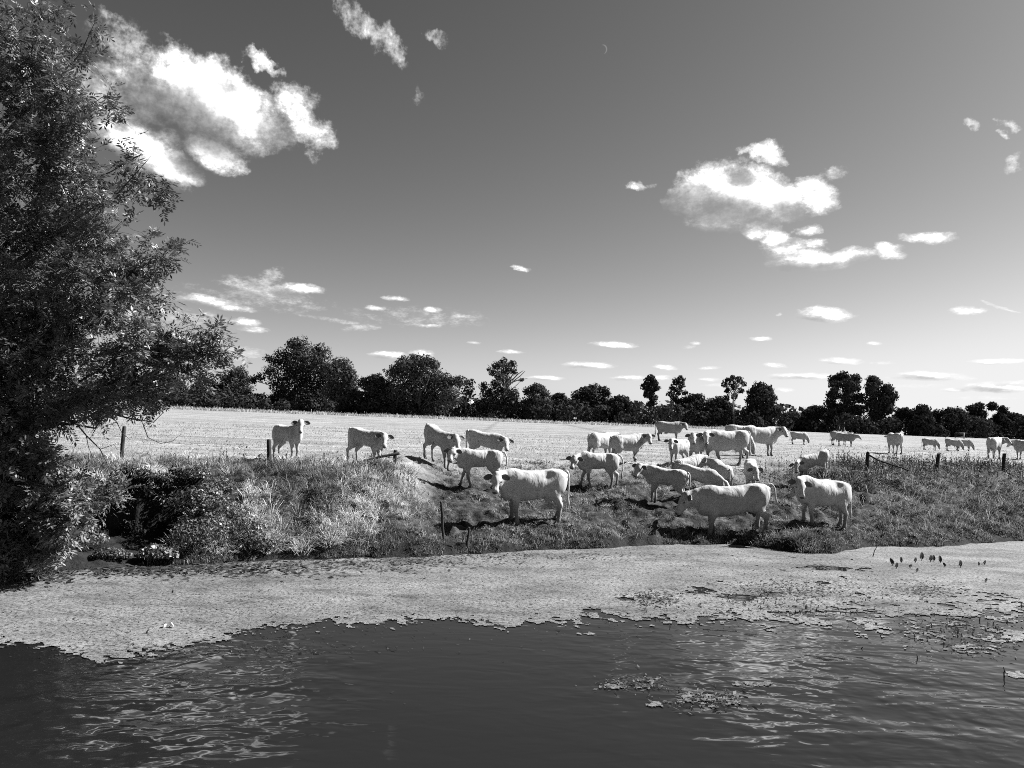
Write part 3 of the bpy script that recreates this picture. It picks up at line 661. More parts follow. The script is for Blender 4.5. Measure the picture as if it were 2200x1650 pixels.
# bare drooping branches under the crown
for pl, r_a in [([(60, 870), (120, 893), (175, 915), (205, 920), (222, 895), (240, 878)], .035), ([(120, 893), (160, 905), (185, 935), (215, 965), (238, 1010), (262, 1060)], .02), ([(150, 868), (210, 880), (270, 897), (330, 907), (352, 885)], .025),
              ([(210, 880), (250, 905), (262, 930), (280, 945)], .012), ([(270, 897), (305, 905), (318, 940), (345, 953), (370, 948), (388, 933)], .012), ([(230, 885), (290, 893), (335, 890), (365, 872)], .012), ([(185, 935), (190, 960), (200, 985)], .01), ([(215, 965), (245, 955), (258, 975)], .008),
              ([(430, 845), (455, 862), (475, 858), (490, 850)], .010), ([(470, 740), (482, 715), (492, 690), (498, 680)], .012), ([(240, 1000), (262, 1030), (268, 1060), (258, 1095)], .008), ([(20, 1150), (60, 1180), (110, 1192), (160, 1186)], .012), ([(10, 1120), (30, 1160), (45, 1195)], .015)]:
    pts = [at_depth(a_, b_, 15.0 + .2 * math.sin(a_)) - off for a_, b_ in pl]; n = len(pts)
    obj('bare_branch', MB().tube(pts, [r_a * (1 - .75 * k / (n - 1)) for k in range(n)], 5, False).mesh('bare_branch', True), bark, root)

# bramble bushes on the bank under the tree
def bush(name, label, blobs, nleaf, size, mat, tone=1.0, cat='bush', twigs=14):
    cs = np.array([b_[0] for b_ in blobs]); o0 = np.array([cs[:, 0].mean(), cs[:, 1].mean(), float(ground(cs[:, 0].mean(), cs[:, 1].mean()))])
    r_ = empty(name, o0); tag(r_, label, cat)
    Ps, Ns = [], []
    for c_, (ax, ay, az_) in blobs:
        m = int(nleaf / len(blobs)); d = rand_dirs(m); d[:, 2] = np.abs(d[:, 2]) * .9 + d[:, 2] * .1
        Ps.append(np.array(c_) + d * [ax, ay, az_] * (rng.uniform(.6, 1.08, m) ** .6)[:, None]); Ns.append(d)
    P = np.concatenate(Ps) - o0; N = np.concatenate(Ns) + rng.normal(0, .6, (len(P), 3)); N /= np.linalg.norm(N, axis=1)[:, None]
    D = np.cross(N, rand_dirs(len(P))); D /= np.linalg.norm(D, axis=1)[:, None]; Q = np.cross(N, D); s_ = rng.uniform(.6, 1.3, len(P)) * size
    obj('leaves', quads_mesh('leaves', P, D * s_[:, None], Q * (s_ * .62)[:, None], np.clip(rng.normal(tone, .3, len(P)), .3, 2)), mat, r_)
    st = MB()
    for k in range(twigs):
        c_, rad = blobs[k % len(blobs)]; d = rand_dirs(1)[0]; d[2] = abs(d[2])
        e = np.array(c_) + d * np.array(rad) * .95 - o0; s0 = np.array([c_[0] + rng.normal(0, .15), c_[1] + .1, float(ground(c_[0], c_[1])) - .05]) - o0
        limb(st, s0, e, .012, .004, .15, 4, 4)
    tag(obj('stems', st.mesh('stems'), bark, r_), kind='stuff'); return r_
def hp(px, py, up=0.0):
    p = hit(px, py, False); return (p[0], p[1], p[2] + up)
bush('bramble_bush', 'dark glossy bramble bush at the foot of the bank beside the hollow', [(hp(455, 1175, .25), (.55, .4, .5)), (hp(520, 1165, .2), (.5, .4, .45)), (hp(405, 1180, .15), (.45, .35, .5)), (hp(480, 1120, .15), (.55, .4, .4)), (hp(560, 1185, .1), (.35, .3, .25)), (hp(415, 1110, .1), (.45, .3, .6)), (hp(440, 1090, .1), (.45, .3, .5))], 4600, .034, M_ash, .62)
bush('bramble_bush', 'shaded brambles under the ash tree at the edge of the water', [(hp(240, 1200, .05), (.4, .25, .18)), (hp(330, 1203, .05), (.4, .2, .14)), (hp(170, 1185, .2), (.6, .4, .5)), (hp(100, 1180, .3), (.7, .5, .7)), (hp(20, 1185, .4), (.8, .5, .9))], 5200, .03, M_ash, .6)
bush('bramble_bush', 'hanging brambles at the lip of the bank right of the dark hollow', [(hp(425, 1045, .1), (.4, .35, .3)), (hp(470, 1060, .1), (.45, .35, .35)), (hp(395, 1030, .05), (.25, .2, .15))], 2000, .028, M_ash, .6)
bush('shade_leaves', 'dark leaves added to stand in for the shade of the hollow in the bank', [(hp(px_, py_, 0) , (.32, .16, .34)) for px_, py_ in ((262, 1050), (300, 1050), (340, 1050), (378, 1055), (300, 1100), (340, 1105), (262, 1100), (280, 1150), (330, 1150))], 3600, .03, M_oak, .5, 'shade_leaves', 6)  # added leaves, kept near black to stand in for the hollow's shade
bush('nettle_clump', 'low leafy clump on the mud at the bank foot beneath brambles', [(hp(350, 1203, .08), (.35, .2, .16)), (hp(330, 1198, .06), (.25, .2, .22))], 500, .06, M_ash, 1.3, 'plant', 4)

# ------------------------------------------------------------------ the trees beyond the field
def ybase(px): return 886 + (px - 350) * 0.0303
def far_tree(px, top, width, label, kind='round', depth=None, lobes=None, mat=None, n=2300, leaf=.34, base_py=None, group='trees along the far edge of the field', name='oak_tree', lowest=.16, bare=None):
    y = depth or 205 + rng.uniform(-8, 14)
    bp = at_depth(px, ybase(px), y); zb = float(ground(bp[0], y)); m_px = y / FPX
    H = at_depth(px, top, y)[2] - zb; Wd = width * m_px
    r_ = empty(name, (bp[0], y, zb - .1)); tag(r_, label, 'tree', group)
    t = MB()
    tw = max(.22, H * .022)
    t.tube([(0, 0, 0), (rng.normal(0, .15), 0, H * .2), (rng.normal(0, .3), 0, H * .5), (rng.normal(0, .5), 0, H * .85)], [tw * 1.25, tw, tw * .7, tw * .15], 7, False)
    L = []
    if lobes is not None:
        for (lx, ly, lr) in lobes:               # in photograph pixels
            p = at_depth(lx, ly, y) - np.array([bp[0], y, zb]); L.append((p + [0, rng.normal(0, Wd * .12), 0], np.array([lr, lr * .9, lr * .85]) * m_px))
    else:
        nl = {'round': 13, 'airy': 15, 'bush': 8}[kind]
        for k in range(nl):
            f = (k + .5) / nl; hz = H * (lowest + (1 - lowest) * f)
            prof = {'round': math.sin(math.pi * min(1, .18 + .8 * f)) ** .6, 'airy': .75 * math.sin(math.pi * (.15 + .8 * f)) ** .7, 'bush': math.cos(f * 1.35) ** .6}[kind]
            rad = Wd * .5 * prof; th = k * 2.4 + rng.uniform(-.4, .4); lr = Wd * rng.uniform(.17, .25)
            lr = min(lr, H * .2)
            rr_ = max(rad - lr * .8, 0)
            L.append((np.array([math.cos(th) * rr_, math.sin(th) * rr_, min(hz, H - lr * .8)]), np.array([lr * 1.15, lr * 1.15, lr * rng.uniform(.75, 1.0)])))
    Ps, Ns = [], []
    tot = sum(float(b_[0] * b_[2]) for _, b_ in L)
    for c_, rad in L:
        m = max(20, int(1.9 * n * rad[0] * rad[2] / tot)); d = rand_dirs(m)
        sc_ = rng.uniform(.35 if kind == 'airy' else .55, 1.12, m) ** .7
        k_ = fbm(d[:, 0] * 2.2 + c_[0], d[:, 2] * 2.2 + d[:, 1] * 1.7 + c_[2], 7, 2)
        sc_ *= .72 + .55 * k_
        if kind == 'airy':
            keep = k_ > .42; d, sc_ = d[keep], sc_[keep]
        Ps.append(c_ + d * rad * sc_[:, None]); Ns.append(d)
        if kind != 'airy':
            d2 = rand_dirs(m // 2); Ps.append(c_ + d2 * rad * rng.uniform(.2, .75, m // 2)[:, None]); Ns.append(d2)
        st = np.array([0, 0, max(H * .12, c_[2] - Wd * .3 - rad[2])]); limb(t, st, c_, tw * .4, tw * .1, .05, 3, 4, .15)
        if kind == 'airy':
            for q in range(3): limb(t, c_, c_ + rand_dirs(1)[0] * rad * 1.0, tw * .1, tw * .04, .0, 2, 3, .1)
    obj('trunk', t.mesh('trunk', True), bark, r_)
    P = np.concatenate(Ps); N = np.concatenate(Ns) * 1.0 + rng.normal(0, .5, (len(P), 3)); N /= np.linalg.norm(N, axis=1)[:, None]
    P[:, 2] = np.maximum(P[:, 2], .15)
    D = np.cross(N, rand_dirs(len(P))); D /= np.linalg.norm(D, axis=1)[:, None]; Q = np.cross(N, D); s_ = rng.uniform(.55, 1.2, len(P)) * leaf
    obj('crown', quads_mesh('crown', P, D * s_[:, None], Q * (s_ * .75)[:, None], np.clip(rng.normal(1, .15, len(P)), .5, 1.6)), mat or M_oak, r_)
    if bare:
        for pl in bare:
            b_ = MB()
            pts = [at_depth(a_, c_, y) - np.array([bp[0], y, zb - .1]) + [0, -1.5, 0] for a_, c_ in pl]; b_.tube(pts, [.22 * (1 - .7 * k / (len(pts) - 1)) for k in range(len(pts))], 5, False); obj('bare_branch', b_.mesh('bare_branch'), bare_m, r_)
    return r_
bare_m, T = material('bare_wood'); out(bare_m, T, pbsdf(T, g3(.16), .85))
FT = [
 dict(px=655, top=722, width=190, label='huge dark oak with a ragged left side, tallest tree of the far edge', lobes=[(640,745,28),(672,752,26),(610,765,24),(655,775,34),(690,785,32),(620,795,30),(590,775,18),(575,768,10),(590,800,18),(568,812,13),(553,818,9),(600,825,26),(650,815,40),(690,825,34),(640,850,40),(600,855,26),(680,858,36),(705,800,24),(630,738,14)], n=5200),
 dict(px=735, top=765, width=75, label='paler round tree pressed against the huge oak on its right', lobes=[(735,785,22),(750,805,22),(720,800,24),(745,830,26),(715,835,26),(735,858,30),(760,845,16)], mat='pale', n=2200, depth=200),
 dict(px=800, top=803, width=78, label='small dark oak standing between the huge oak and the broad pale tree', n=2000, depth=199),
 dict(px=900, top=757, width=170, label='broad pale leafy tree with twin tops left of the dead-armed oak', lobes=[(888,772,18),(870,785,22),(915,778,20),(935,785,14),(850,800,22),(890,805,34),(930,812,30),(960,825,28),(985,818,16),(850,835,30),(890,845,38),(930,855,34),(970,855,26),(845,865,26)], mat='pale', n=4600),
 dict(px=505, top=787, width=80, label='rounded tree just past the tips of the ash tree', mat='pale', n=1800, depth=225),
 dict(px=1005, top=812, width=50, label='thin nearly bare tree left of the dead-armed oak', kind='airy', n=420, bare=[[(988,888),(986,868),(990,855)],[(1000,888),(1003,850),(1000,830)],[(990,855),(998,862),(1003,868)]]),
 dict(px=1082, top=765, width=110, label='tall oak with bare dead arms on its right side', lobes=[(1082,777,13),(1100,782,10),(1068,785,12),(1090,795,15),(1075,805,15),(1058,800,9),(1105,800,8),(1052,795,6),(1065,822,13),(1088,818,13),(1080,840,20),(1050,845,20),(1100,848,18),(1040,830,12),(1120,815,6),(1060,865,28),(1095,868,26),(1035,868,18)], n=2900, leaf=.28,
      bare=[[(1083,870),(1084,835),(1083,800),(1082,772)],[(1084,838),(1100,822),(1118,808),(1128,798)],[(1084,828),(1096,815),(1108,795),(1112,785)],[(1100,822),(1116,816),(1133,814)],[(1083,815),(1070,800),(1055,790),(1048,784)],[(1084,845),(1092,830),(1104,818)],[(1100,818),(1112,805),(1124,797)]]),
 dict(px=1150, top=822, width=66, label='round mid grey tree right of the dead-armed oak', mat='pale', n=1800),
 dict(px=1200, top=843, width=56, label='small dark rounded tree between two larger round trees', n=1500),
 dict(px=1270, top=822, width=88, label='broad dark oak with an overhanging right shoulder behind the small sign', lobes=[(1275,835,15),(1255,842,15),(1295,840,14),(1303,846,9),(1240,850,13),(1270,855,24),(1295,865,18),(1245,870,22),(1275,880,26),(1300,885,16)], n=2300),
 dict(px=1330, top=850, width=64, label='low dark tree left of the two slender tall trees', n=1600),
 dict(px=1398, top=803, width=54, label='slender tall tree with a full narrow crown above the dark wood', kind='airy', n=1500, lobes=[(1398,812,9),(1392,820,11),(1405,822,10),(1385,830,9),(1412,832,8),(1398,838,12),(1390,848,8),(1404,855,10),(1398,866,9)]),
 dict(px=1453, top=808, width=54, label='slender tall tree with a thin open crown leaning a little', kind='airy', n=1000, lobes=[(1460,815,9),(1450,820,10),(1465,828,10),(1442,832,8),(1455,840,11),(1438,845,8),(1470,843,7),(1448,856,9),(1460,862,9)]),
 dict(px=1490, top=845, width=66, label='dark round tree just right of the two slender trees', n=1800),
 dict(px=1545, top=852, width=70, label='dark bushy tree under the airy branching tree', n=1800),
 dict(px=1577, top=806, width=56, label='airy tree with branches showing through its fan shaped crown', kind='airy', n=800, lobes=[(1575,813,9),(1562,818,9),(1590,815,9),(1555,826,7),(1598,824,7),(1578,828,10),(1565,838,7),(1592,838,7),(1560,853,7),(1580,850,7)],
      bare=[[(1572,890),(1572,860),(1576,840),(1578,815)],[(1573,855),(1565,838),(1558,822)],[(1574,852),(1586,838),(1596,820)],[(1576,840),(1584,826),(1590,812)]]),
 dict(px=1638, top=820, width=78, label='big egg shaped tree at the right end of the dense wood', lobes=[(1635,832,16),(1650,838,15),(1620,842,14),(1638,855,24),(1660,858,14),(1615,862,15),(1640,880,28),(1662,882,14),(1618,888,20)], n=2300),
 dict(px=1708, top=886, width=62, label='low round bush in the gap of the far trees', kind='bush', n=1100, mat='pale', depth=240),
 dict(px=1752, top=872, width=66, label='low dark tree left of the twin giant oaks', n=1500),
 dict(px=1812, top=797, width=92, label='left one of the twin giant oaks with sky gaps in its crown', lobes=[(1815,808,14),(1800,815,14),(1832,815,15),(1788,828,13),(1780,838,9),(1812,830,18),(1838,832,14),(1795,848,15),(1820,852,17),(1790,868,14),(1830,872,18),(1805,880,16),(1785,886,14)], n=2700),
 dict(px=1882, top=808, width=95, label='right one of the twin giant oaks with a steep right flank', lobes=[(1868,818,13),(1885,822,15),(1858,832,13),(1900,835,14),(1912,850,13),(1875,842,18),(1850,855,15),(1895,858,17),(1918,866,9),(1870,870,20),(1905,878,16),(1845,880,16),(1885,890,18)], n=2800),
 dict(px=1945, top=876, width=60, label='low bushy tree just right of the twin giant oaks', n=1500, kind='bush'),
 dict(px=1980, top=869, width=46, label='small dark round tree between low bushes near the far gate', n=1300),
 dict(px=2040, top=876, width=88, label='wide dark bushy tree behind the far gate', n=2000),
 dict(px=2118, top=861, width=104, label='wide round oak with sky gaps at the end of the row', lobes=[(2110,872,11),(2130,872,11),(2092,878,11),(2148,880,11),(2165,890,10),(2115,890,18),(2085,896,13),(2140,898,16),(2165,908,12),(2105,910,18)], n=2200),
 dict(px=2185, top=888, width=60, label='low dark bush at the right hand end of the far trees', kind='bush', n=1400),
 dict(px=440, top=812, width=80, label='bushy tree half hidden by the hanging ash branches', n=1700, depth=222),
 dict(px=345, top=800, width=100, label='wide tree mostly hidden behind the ash leaves', n=1700, depth=225),
]
for f in FT:
    f = dict(f); 
    if f.get('mat') == 'pale': f['mat'] = M_pale
    far_tree(f.pop('px'), f.pop('top'), f.pop('width'), f.pop('label'), **f)
# dark undergrowth and hedge along the foot of the wood
Ps, Ns = [], []
for i in range(330):
    px = rng.uniform(225, 2330); y = rng.uniform(196, 226)
    hm = np.interp(px, [230, 340, 450, 520, 560, 700, 820, 1000, 1100, 1300, 1500, 1660, 1690, 1740, 1800, 1960, 2100, 2320], [60, 62, 55, 42, 38, 30, 34, 42, 50, 48, 52, 50, 30, 36, 46, 40, 44, 40]) * y / FPX
    rw_ = rng.uniform(1.6, 3.6); rh_ = hm * rng.uniform(.35, .62); x = (px - CX) / FPX * y; zc_ = float(ground(x, y)) + (hm * rng.uniform(.75, 1.1) - rh_) * (rng.uniform(0, 1) if i % 3 else 1)
    m = 190; d = rand_dirs(m); d[:, 1] = -np.abs(d[:, 1]) * .8 + .2 * d[:, 1]; k_ = .75 + .5 * fbm(d[:, 0] * 2.5 + px, d[:, 2] * 2.5 + i, 23, 2)
    p = np.array([x, y, max(zc_, .6)]) + d * [rw_, rw_, rh_] * (rng.uniform(.6, 1.1, m) ** .6 * k_)[:, None]; p[:, 2] = np.maximum(p[:, 2], ground(p[:, 0], p[:, 1]) + .1); Ps.append(p); Ns.append(d)
P = np.concatenate(Ps); n = len(P); N = np.concatenate(Ns) + rng.normal(0, .45, (n, 3)); N /= np.linalg.norm(N, axis=1)[:, None]
D = np.cross(N, rand_dirs(n)); D /= np.linalg.norm(D, axis=1)[:, None]; Q = np.cross(N, D); s_ = rng.uniform(.22, .5, n)
tag(obj('undergrowth', quads_mesh('undergrowth', P, D * s_[:, None], Q * (s_ * .8)[:, None], np.clip(rng.normal(.9, .2, n), .4, 1.6)), M_oak), 'dark mass of hedge and undergrowth at the foot of the wood', 'undergrowth', kind='stuff')
# a far wood that closes the horizon
n = 9000
px = rng.uniform(-300, 2500, n); y = rng.uniform(330, 420, n); x = (px - CX) / FPX * y
z = ground(x, y) + (4 + 9 * fbm(px / 60, y * 0, 29, 3)) * rng.uniform(0, 1, n) ** .8
P = np.stack([x, y, z], -1); N = rand_dirs(n); D = np.cross(N, rand_dirs(n)); Q = np.cross(N, D)
tag(obj('far_wood', quads_mesh('far_wood', P, D * 1.5, Q * 1.3, np.clip(rng.normal(1, .3, n), .3, 2)), M_oak), 'distant low wood beyond the far trees', 'wood', kind='stuff')

# ------------------------------------------------------------------ cattle
def catmull(xs, ys, n=90):
    xs = np.array(xs, float); ys = np.array(ys, float); X_ = np.linspace(xs[0], xs[-1], n)
    m = np.gradient(ys, xs); i = np.clip(np.searchsorted(xs, X_) - 1, 0, len(xs) - 2); h = xs[i + 1] - xs[i]; t = (X_ - xs[i]) / h
    Y_ = (2*t**3-3*t**2+1)*ys[i] + (t**3-2*t**2+t)*h*m[i] + (-2*t**3+3*t**2)*ys[i+1] + (t**3-t**2)*h*m[i+1]
    return X_, Y_
SX = [-.90, -.86, -.78, -.65, -.45, -.22, .03, .28, .48, .64, .78, .88, .93]
TOP = [1.20, 1.27, 1.365, 1.405, 1.415, 1.385, 1.37, 1.375, 1.395, 1.405, 1.36, 1.24, 1.12]
BOT = [1.06, .93, .82, .75, .715, .645, .59, .575, .59, .61, .67, .80, .95]
HWD = [.06, .12, .20, .265, .295, .305, .335, .335, .30, .265, .215, .14, .07]
def smin(a, b, k):
    h = np.maximum(k - np.abs(a - b), 0) / k
    return np.minimum(a, b) - h * h * k * .25
def cap(P, a, b, ra, rb, side=None, sq=1.0):
    a = np.asarray(a, np.float32); b = np.asarray(b, np.float32); q = P - a; ab = b - a; L2 = float(ab @ ab)
    t = np.clip((q @ ab) / L2, 0, 1); q = q - t[:, None] * ab
    if side is not None:
        s = q @ side.astype(np.float32); d2 = (q * q).sum(1) - s * s + (s / sq) ** 2
    else: d2 = (q * q).sum(1)
    return np.sqrt(d2) - (ra + (rb - ra) * t)
def ell(P, c, r, Rm=None):
    q = P - np.asarray(c, np.float32)
    if Rm is not None: q = q @ Rm
    r = np.asarray(r, np.float32); k = np.sqrt(((q / r) ** 2).sum(1)); return (k - 1) * float(r.min())
def surface_nets(F, o, h):
    S = F < 0; nx, ny, nz = F.shape
    idx = -np.ones((nx - 1, ny - 1, nz - 1), np.int64)
    cnt = np.zeros((nx - 1, ny - 1, nz - 1), np.int8)
    for i in (0, 1):
        for j in (0, 1):
            for k in (0, 1): cnt += S[i:nx - 1 + i, j:ny - 1 + j, k:nz - 1 + k]
    act = (cnt > 0) & (cnt < 8); ci, cj, ck = np.nonzero(act); n = len(ci); idx[act] = np.arange(n)
    acc = np.zeros((n, 3)); num = np.zeros(n); cor = [(i, j, k) for i in (0, 1) for j in (0, 1) for k in (0, 1)]
    for a in cor:
        for ax in range(3):
            if a[ax] == 0:
                b = list(a); b[ax] = 1
                fa = F[ci + a[0], cj + a[1], ck + a[2]]; fb = F[ci + b[0], cj + b[1], ck + b[2]]
                m = (fa < 0) != (fb < 0); t = np.where(m, fa / np.where(m, fa - fb, 1), 0)
                p = np.tile(np.array(a, float), (n, 1)); p[:, ax] += t
                acc += p * m[:, None]; num += m
    V = (np.stack([ci, cj, ck], -1) + acc / num[:, None]) * h + o
    Q = []
    for ax in range(3):
        sl0 = [slice(None)] * 3; sl1 = [slice(None)] * 3; sl0[ax] = slice(0, -1); sl1[ax] = slice(1, None)
        s0 = S[tuple(sl0)]; s1 = S[tuple(sl1)]; e = np.nonzero(s0 != s1); e = np.stack(e, -1)
        b, c = (ax + 1) % 3, (ax + 2) % 3
        ok = (e[:, b] > 0) & (e[:, c] > 0) & (e[:, b] < F.shape[b] - 1) & (e[:, c] < F.shape[c] - 1); e = e[ok]; flip = s0[tuple(e.T)]
        def cellof(db, dc):
            g = e.copy(); g[:, b] += db; g[:, c] += dc; return idx[tuple(g.T)]
        q = np.stack([cellof(-1, -1), cellof(0, -1), cellof(0, 0), cellof(-1, 0)], -1)
        q[~flip] = q[~flip][:, ::-1]; Q.append(q)
    return V, np.concatenate(Q)
def relax(V, Q, it=2, lam=.5):
    e = np.concatenate([Q[:, [0, 1]], Q[:, [1, 2]], Q[:, [2, 3]], Q[:, [3, 0]]]); e = np.concatenate([e, e[:, ::-1]])
    deg = np.bincount(e[:, 0], minlength=len(V))[:, None]
    for _ in range(it):
        s = np.stack([np.bincount(e[:, 0], weights=V[e[:, 1], k], minlength=len(V)) for k in range(3)], -1); V = V + lam * (s / deg - V)
    return V

# coats and small parts
def coat(name, lo, hi, dirt, face_dark=0.0):
    m, T = material(name)
    tcn = T.n('ShaderNodeTexCoord').outputs['Object']; info = T.n('ShaderNodeObjectInfo').outputs['Random']
    n1 = T.noise(tcn, 3.0, 5, .6); n2 = T.noise(T.v('MULTIPLY', tcn, (14, 40, 22)), 1.0, 4, .7)
    z = T.n('ShaderNodeSeparateXYZ', {0: tcn}).outputs[2]
    c = T.m('MULTIPLY', T.ramp(n1, [(.3, lo), (.65, hi)]), T.m('MULTIPLY_ADD', n2, .5, .75))
    st_ = T.smooth(T.noise(T.v('ADD', tcn, T.n('ShaderNodeCombineXYZ', {0: T.m('MULTIPLY', info, 40.0), 1: 0.0, 2: 0.0}).outputs[0]), 4.5, 5, .68), .56, .70); c = T.m('MULTIPLY', c, T.m('MULTIPLY_ADD', st_, -.38, 1.0))
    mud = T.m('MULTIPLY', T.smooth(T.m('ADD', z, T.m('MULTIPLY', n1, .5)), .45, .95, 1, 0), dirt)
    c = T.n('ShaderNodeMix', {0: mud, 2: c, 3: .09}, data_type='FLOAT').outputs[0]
    out(m, T, pbsdf(T, c, .75, bump(T, T.m('ADD', T.m('MULTIPLY', n2, .05), T.m('ADD', T.m('MULTIPLY', T.noise(T.v('MULTIPLY', tcn, (7, 4, 3.0)), 1.0, 2, .45, dist=.5), 1.3), T.m('MULTIPLY', T.noise(T.v('MULTIPLY', tcn, (3.2, 2.4, 2.0)), 1.0, 1, .5, dist=.3), 3.2))), .8, .03), .2)); return m
COAT = [coat('white_coat', .28, .36, .8), coat('cream_coat', .235, .31, .85), coat('dusty_coat', .20, .27, .9)]
def plain(name, g, rough=.6, spec=.3):
    m, T = material(name); tcn = T.n('ShaderNodeTexCoord').outputs['Object']; n1 = T.noise(tcn, 20, 3, .6)
    out(m, T, pbsdf(T, T.m('MULTIPLY', T.m('MULTIPLY_ADD', n1, .5, .75), g), rough, None, spec)); return m
M_hoof = plain('hoof_horn', .05); M_nose = plain('nose_skin', .05, .35, .5); M_eye = plain('eye', .015, .1, .6); M_ear = plain('ear_inside', .10, .9); M_skin = plain('udder_skin', .34, .7)

def uv_ell(c, r, nu=10, nv=7, R=None):
    V, F = [], []
    for j in range(nv + 1):
        th = math.pi * j / nv
        for i in range(nu):
            ph = 2 * math.pi * i / nu; p = np.array([math.cos(ph) * math.sin(th) * r[0], math.sin(ph) * math.sin(th) * r[1], math.cos(th) * r[2]])
            V.append(np.asarray(c) + (R @ p if R is not None else p))
    for j in range(nv):
        for i in range(nu): F.append((j * nu + i, (j + 1) * nu + i, (j + 1) * nu + (i + 1) % nu, j * nu + (i + 1) % nu))
    return np.array(V), np.array(F)
def dirv3(yaw, pitch): return np.array([math.cos(pitch) * math.cos(yaw), math.cos(pitch) * math.sin(yaw), math.sin(pitch)])

COWLOG = []
def cow(px, py, hpx, heading, look, label, neck=25, head=-42, young=0.0, bull=0.0, feet=(0, 0, 0, 0), lift=(0, 0, 0, 0), coatk=0, adult=True, tail='hang', length=1.0, fat=1.0, name='cow', udder=True, group='pale cattle of the herd', wide=1.0):
    """a cow standing on the ground seen at pixel (px, py), its back hpx pixels above its feet; heading and look: 0 right, 90 away, 180 left, 270 to the camera"""
    g0 = hit(px, py, False); dist = g0[1]
    scale = hpx * dist / FPX / 1.40; hd = math.radians(heading); COWLOG.append((label[:30], round(dist, 1), round(scale * 1.4, 2)))
    depth = 1 - .20 * young + .07 * bull; wid = (1 - .18 * young + .20 * bull) * wide; leng = (1 - .07 * young) * length
    ft = [(.54, -.14), (.54, .14), (-.66, -.15), (-.66, .15)]     # front right, front left, hind right, hind left
    ft = [(fx * leng + dx, fy * wid) for (fx, fy), dx in zip(ft, feet)]
    ca, sa = math.cos(hd), math.sin(hd)
    zs = [float(ground(g0[0] + scale * (fx * ca - fy * sa), g0[1] + scale * (fx * sa + fy * ca))) for fx, fy in ft]
    z0 = (zs[0] + zs[1] + zs[2] + zs[3]) / 4
    slope = ((zs[0] + zs[1]) / 2 - (zs[2] + zs[3]) / 2) / scale / (1.2 * leng); slope = max(-.3, min(.3, slope))
    fz = [(z - z0) / scale - slope * fx for z, (fx, fy) in zip(zs, ft)]
    fz = [max(-.16, min(.16, q)) + l for q, l in zip(fz, lift)]
    h = max(.021, min(.06, 1.15 * dist / 763 / scale * .8))
    # ---- head and neck pose (sheared frame)
    rel = math.radians((look - heading + 180) % 360 - 180); npit, hpit = math.radians(neck), math.radians(head)
    N0 = np.array([.64 * leng, 0, 1.15 - .05 * bull]); nl = .60 * (1 - .08 * young)
    M1 = N0 + dirv3(rel * .35, npit * .9) * nl * .5; PL = M1 + dirv3(rel * .75, npit) * nl * .5
    hf = dirv3(rel, hpit); hs = np.array([-math.sin(rel), math.cos(rel), 0]); hu = np.cross(hf, hs); HR = np.stack([hf, hs, hu], 1)
    hsz = 1.05 + .05 * young + .17 * bull
    def H(p): return PL + HR @ (np.array(p) * hsz)
    legs = []
    for i in (0, 1):
        s = -1 if i == 0 else 1; fx, fy = ft[i]; F_ = np.array([fx, fy, fz[i]]); E = np.array([.50 * leng, .15 * s * wid, .76])
        K = (E + F_) / 2 + np.array([.035 + .5 * lift[i], 0, .02]); K[2] = F_[2] + .40 + .06 * (lift[i] > 0)
        FT_ = F_ + np.array([-.01 - .5 * lift[i], 0, .13]); legs.append((E, K, FT_, F_))
    hinds = []
    for i in (2, 3):
        s = -1 if i == 2 else 1; fx, fy = ft[i]; F_ = np.array([fx, fy, fz[i]]); S_ = np.array([-.46 * leng + .25 * feet[i], .18 * s * wid, .80])
        Hk = F_ + np.array([-.075 + .1 * max(0, -feet[i]) - .3 * lift[i], 0, .50]); FT_ = F_ + np.array([-.035, 0, .13]); hinds.append((S_, Hk, FT_, F_))
    lo = np.array([-1.08 * leng, -.5 * wid, -.22]); hi = np.array([1.08 * leng, .5 * wid, 1.58])
    nose = H((.52, 0, 0)); lo = np.minimum(lo, np.minimum(PL - .24, nose - .15)); hi = np.maximum(hi, np.maximum(PL + .24, nose + .15))
    n3 = np.ceil((hi - lo) / h).astype(int) + 2
    gx = [lo[k] + h * np.arange(n3[k]) for k in range(3)]
    P = np.stack(np.meshgrid(*gx, indexing='ij'), -1).reshape(-1, 3).astype(np.float32)
    # ---- trunk of the body
    xs = np.array(SX) * leng; top = np.array(TOP) + np.interp(SX, [-.9, .4, .75, .93], [0, 0, 1, 1]) * .02 * bull; bot = np.array(top) - (np.array(TOP) - np.array(BOT)) * depth
    bot = bot - .03 * np.interp(SX, [-.5, 0, .5], [0, 1, 0]) * (fat - 1) * 10
    hw_ = np.array(HWD) * wid
    Xs, Tp = catmull(xs, top); _, Bt = catmull(xs, bot); _, Hw = catmull(xs, hw_)
    px_ = P[:, 0]; tp = np.interp(px_, Xs, Tp); bt = np.interp(px_, Xs, Bt); hw = np.maximum(np.interp(px_, Xs, Hw), .03)
    zc = bt + (tp - bt) * .52; hh_ = np.where(P[:, 2] > zc, tp - zc, zc - bt); hh_ = np.maximum(hh_, .03)
    k = ((np.abs(P[:, 1]) / hw) ** 2.35 + (np.abs(P[:, 2] - zc) / hh_) ** 2.35) ** (1 / 2.35)
    d = (k - 1) * np.minimum(hw, hh_) + np.maximum(np.abs(px_ - (xs[0] + xs[-1]) / 2) - (xs[-1] - xs[0]) / 2, 0)
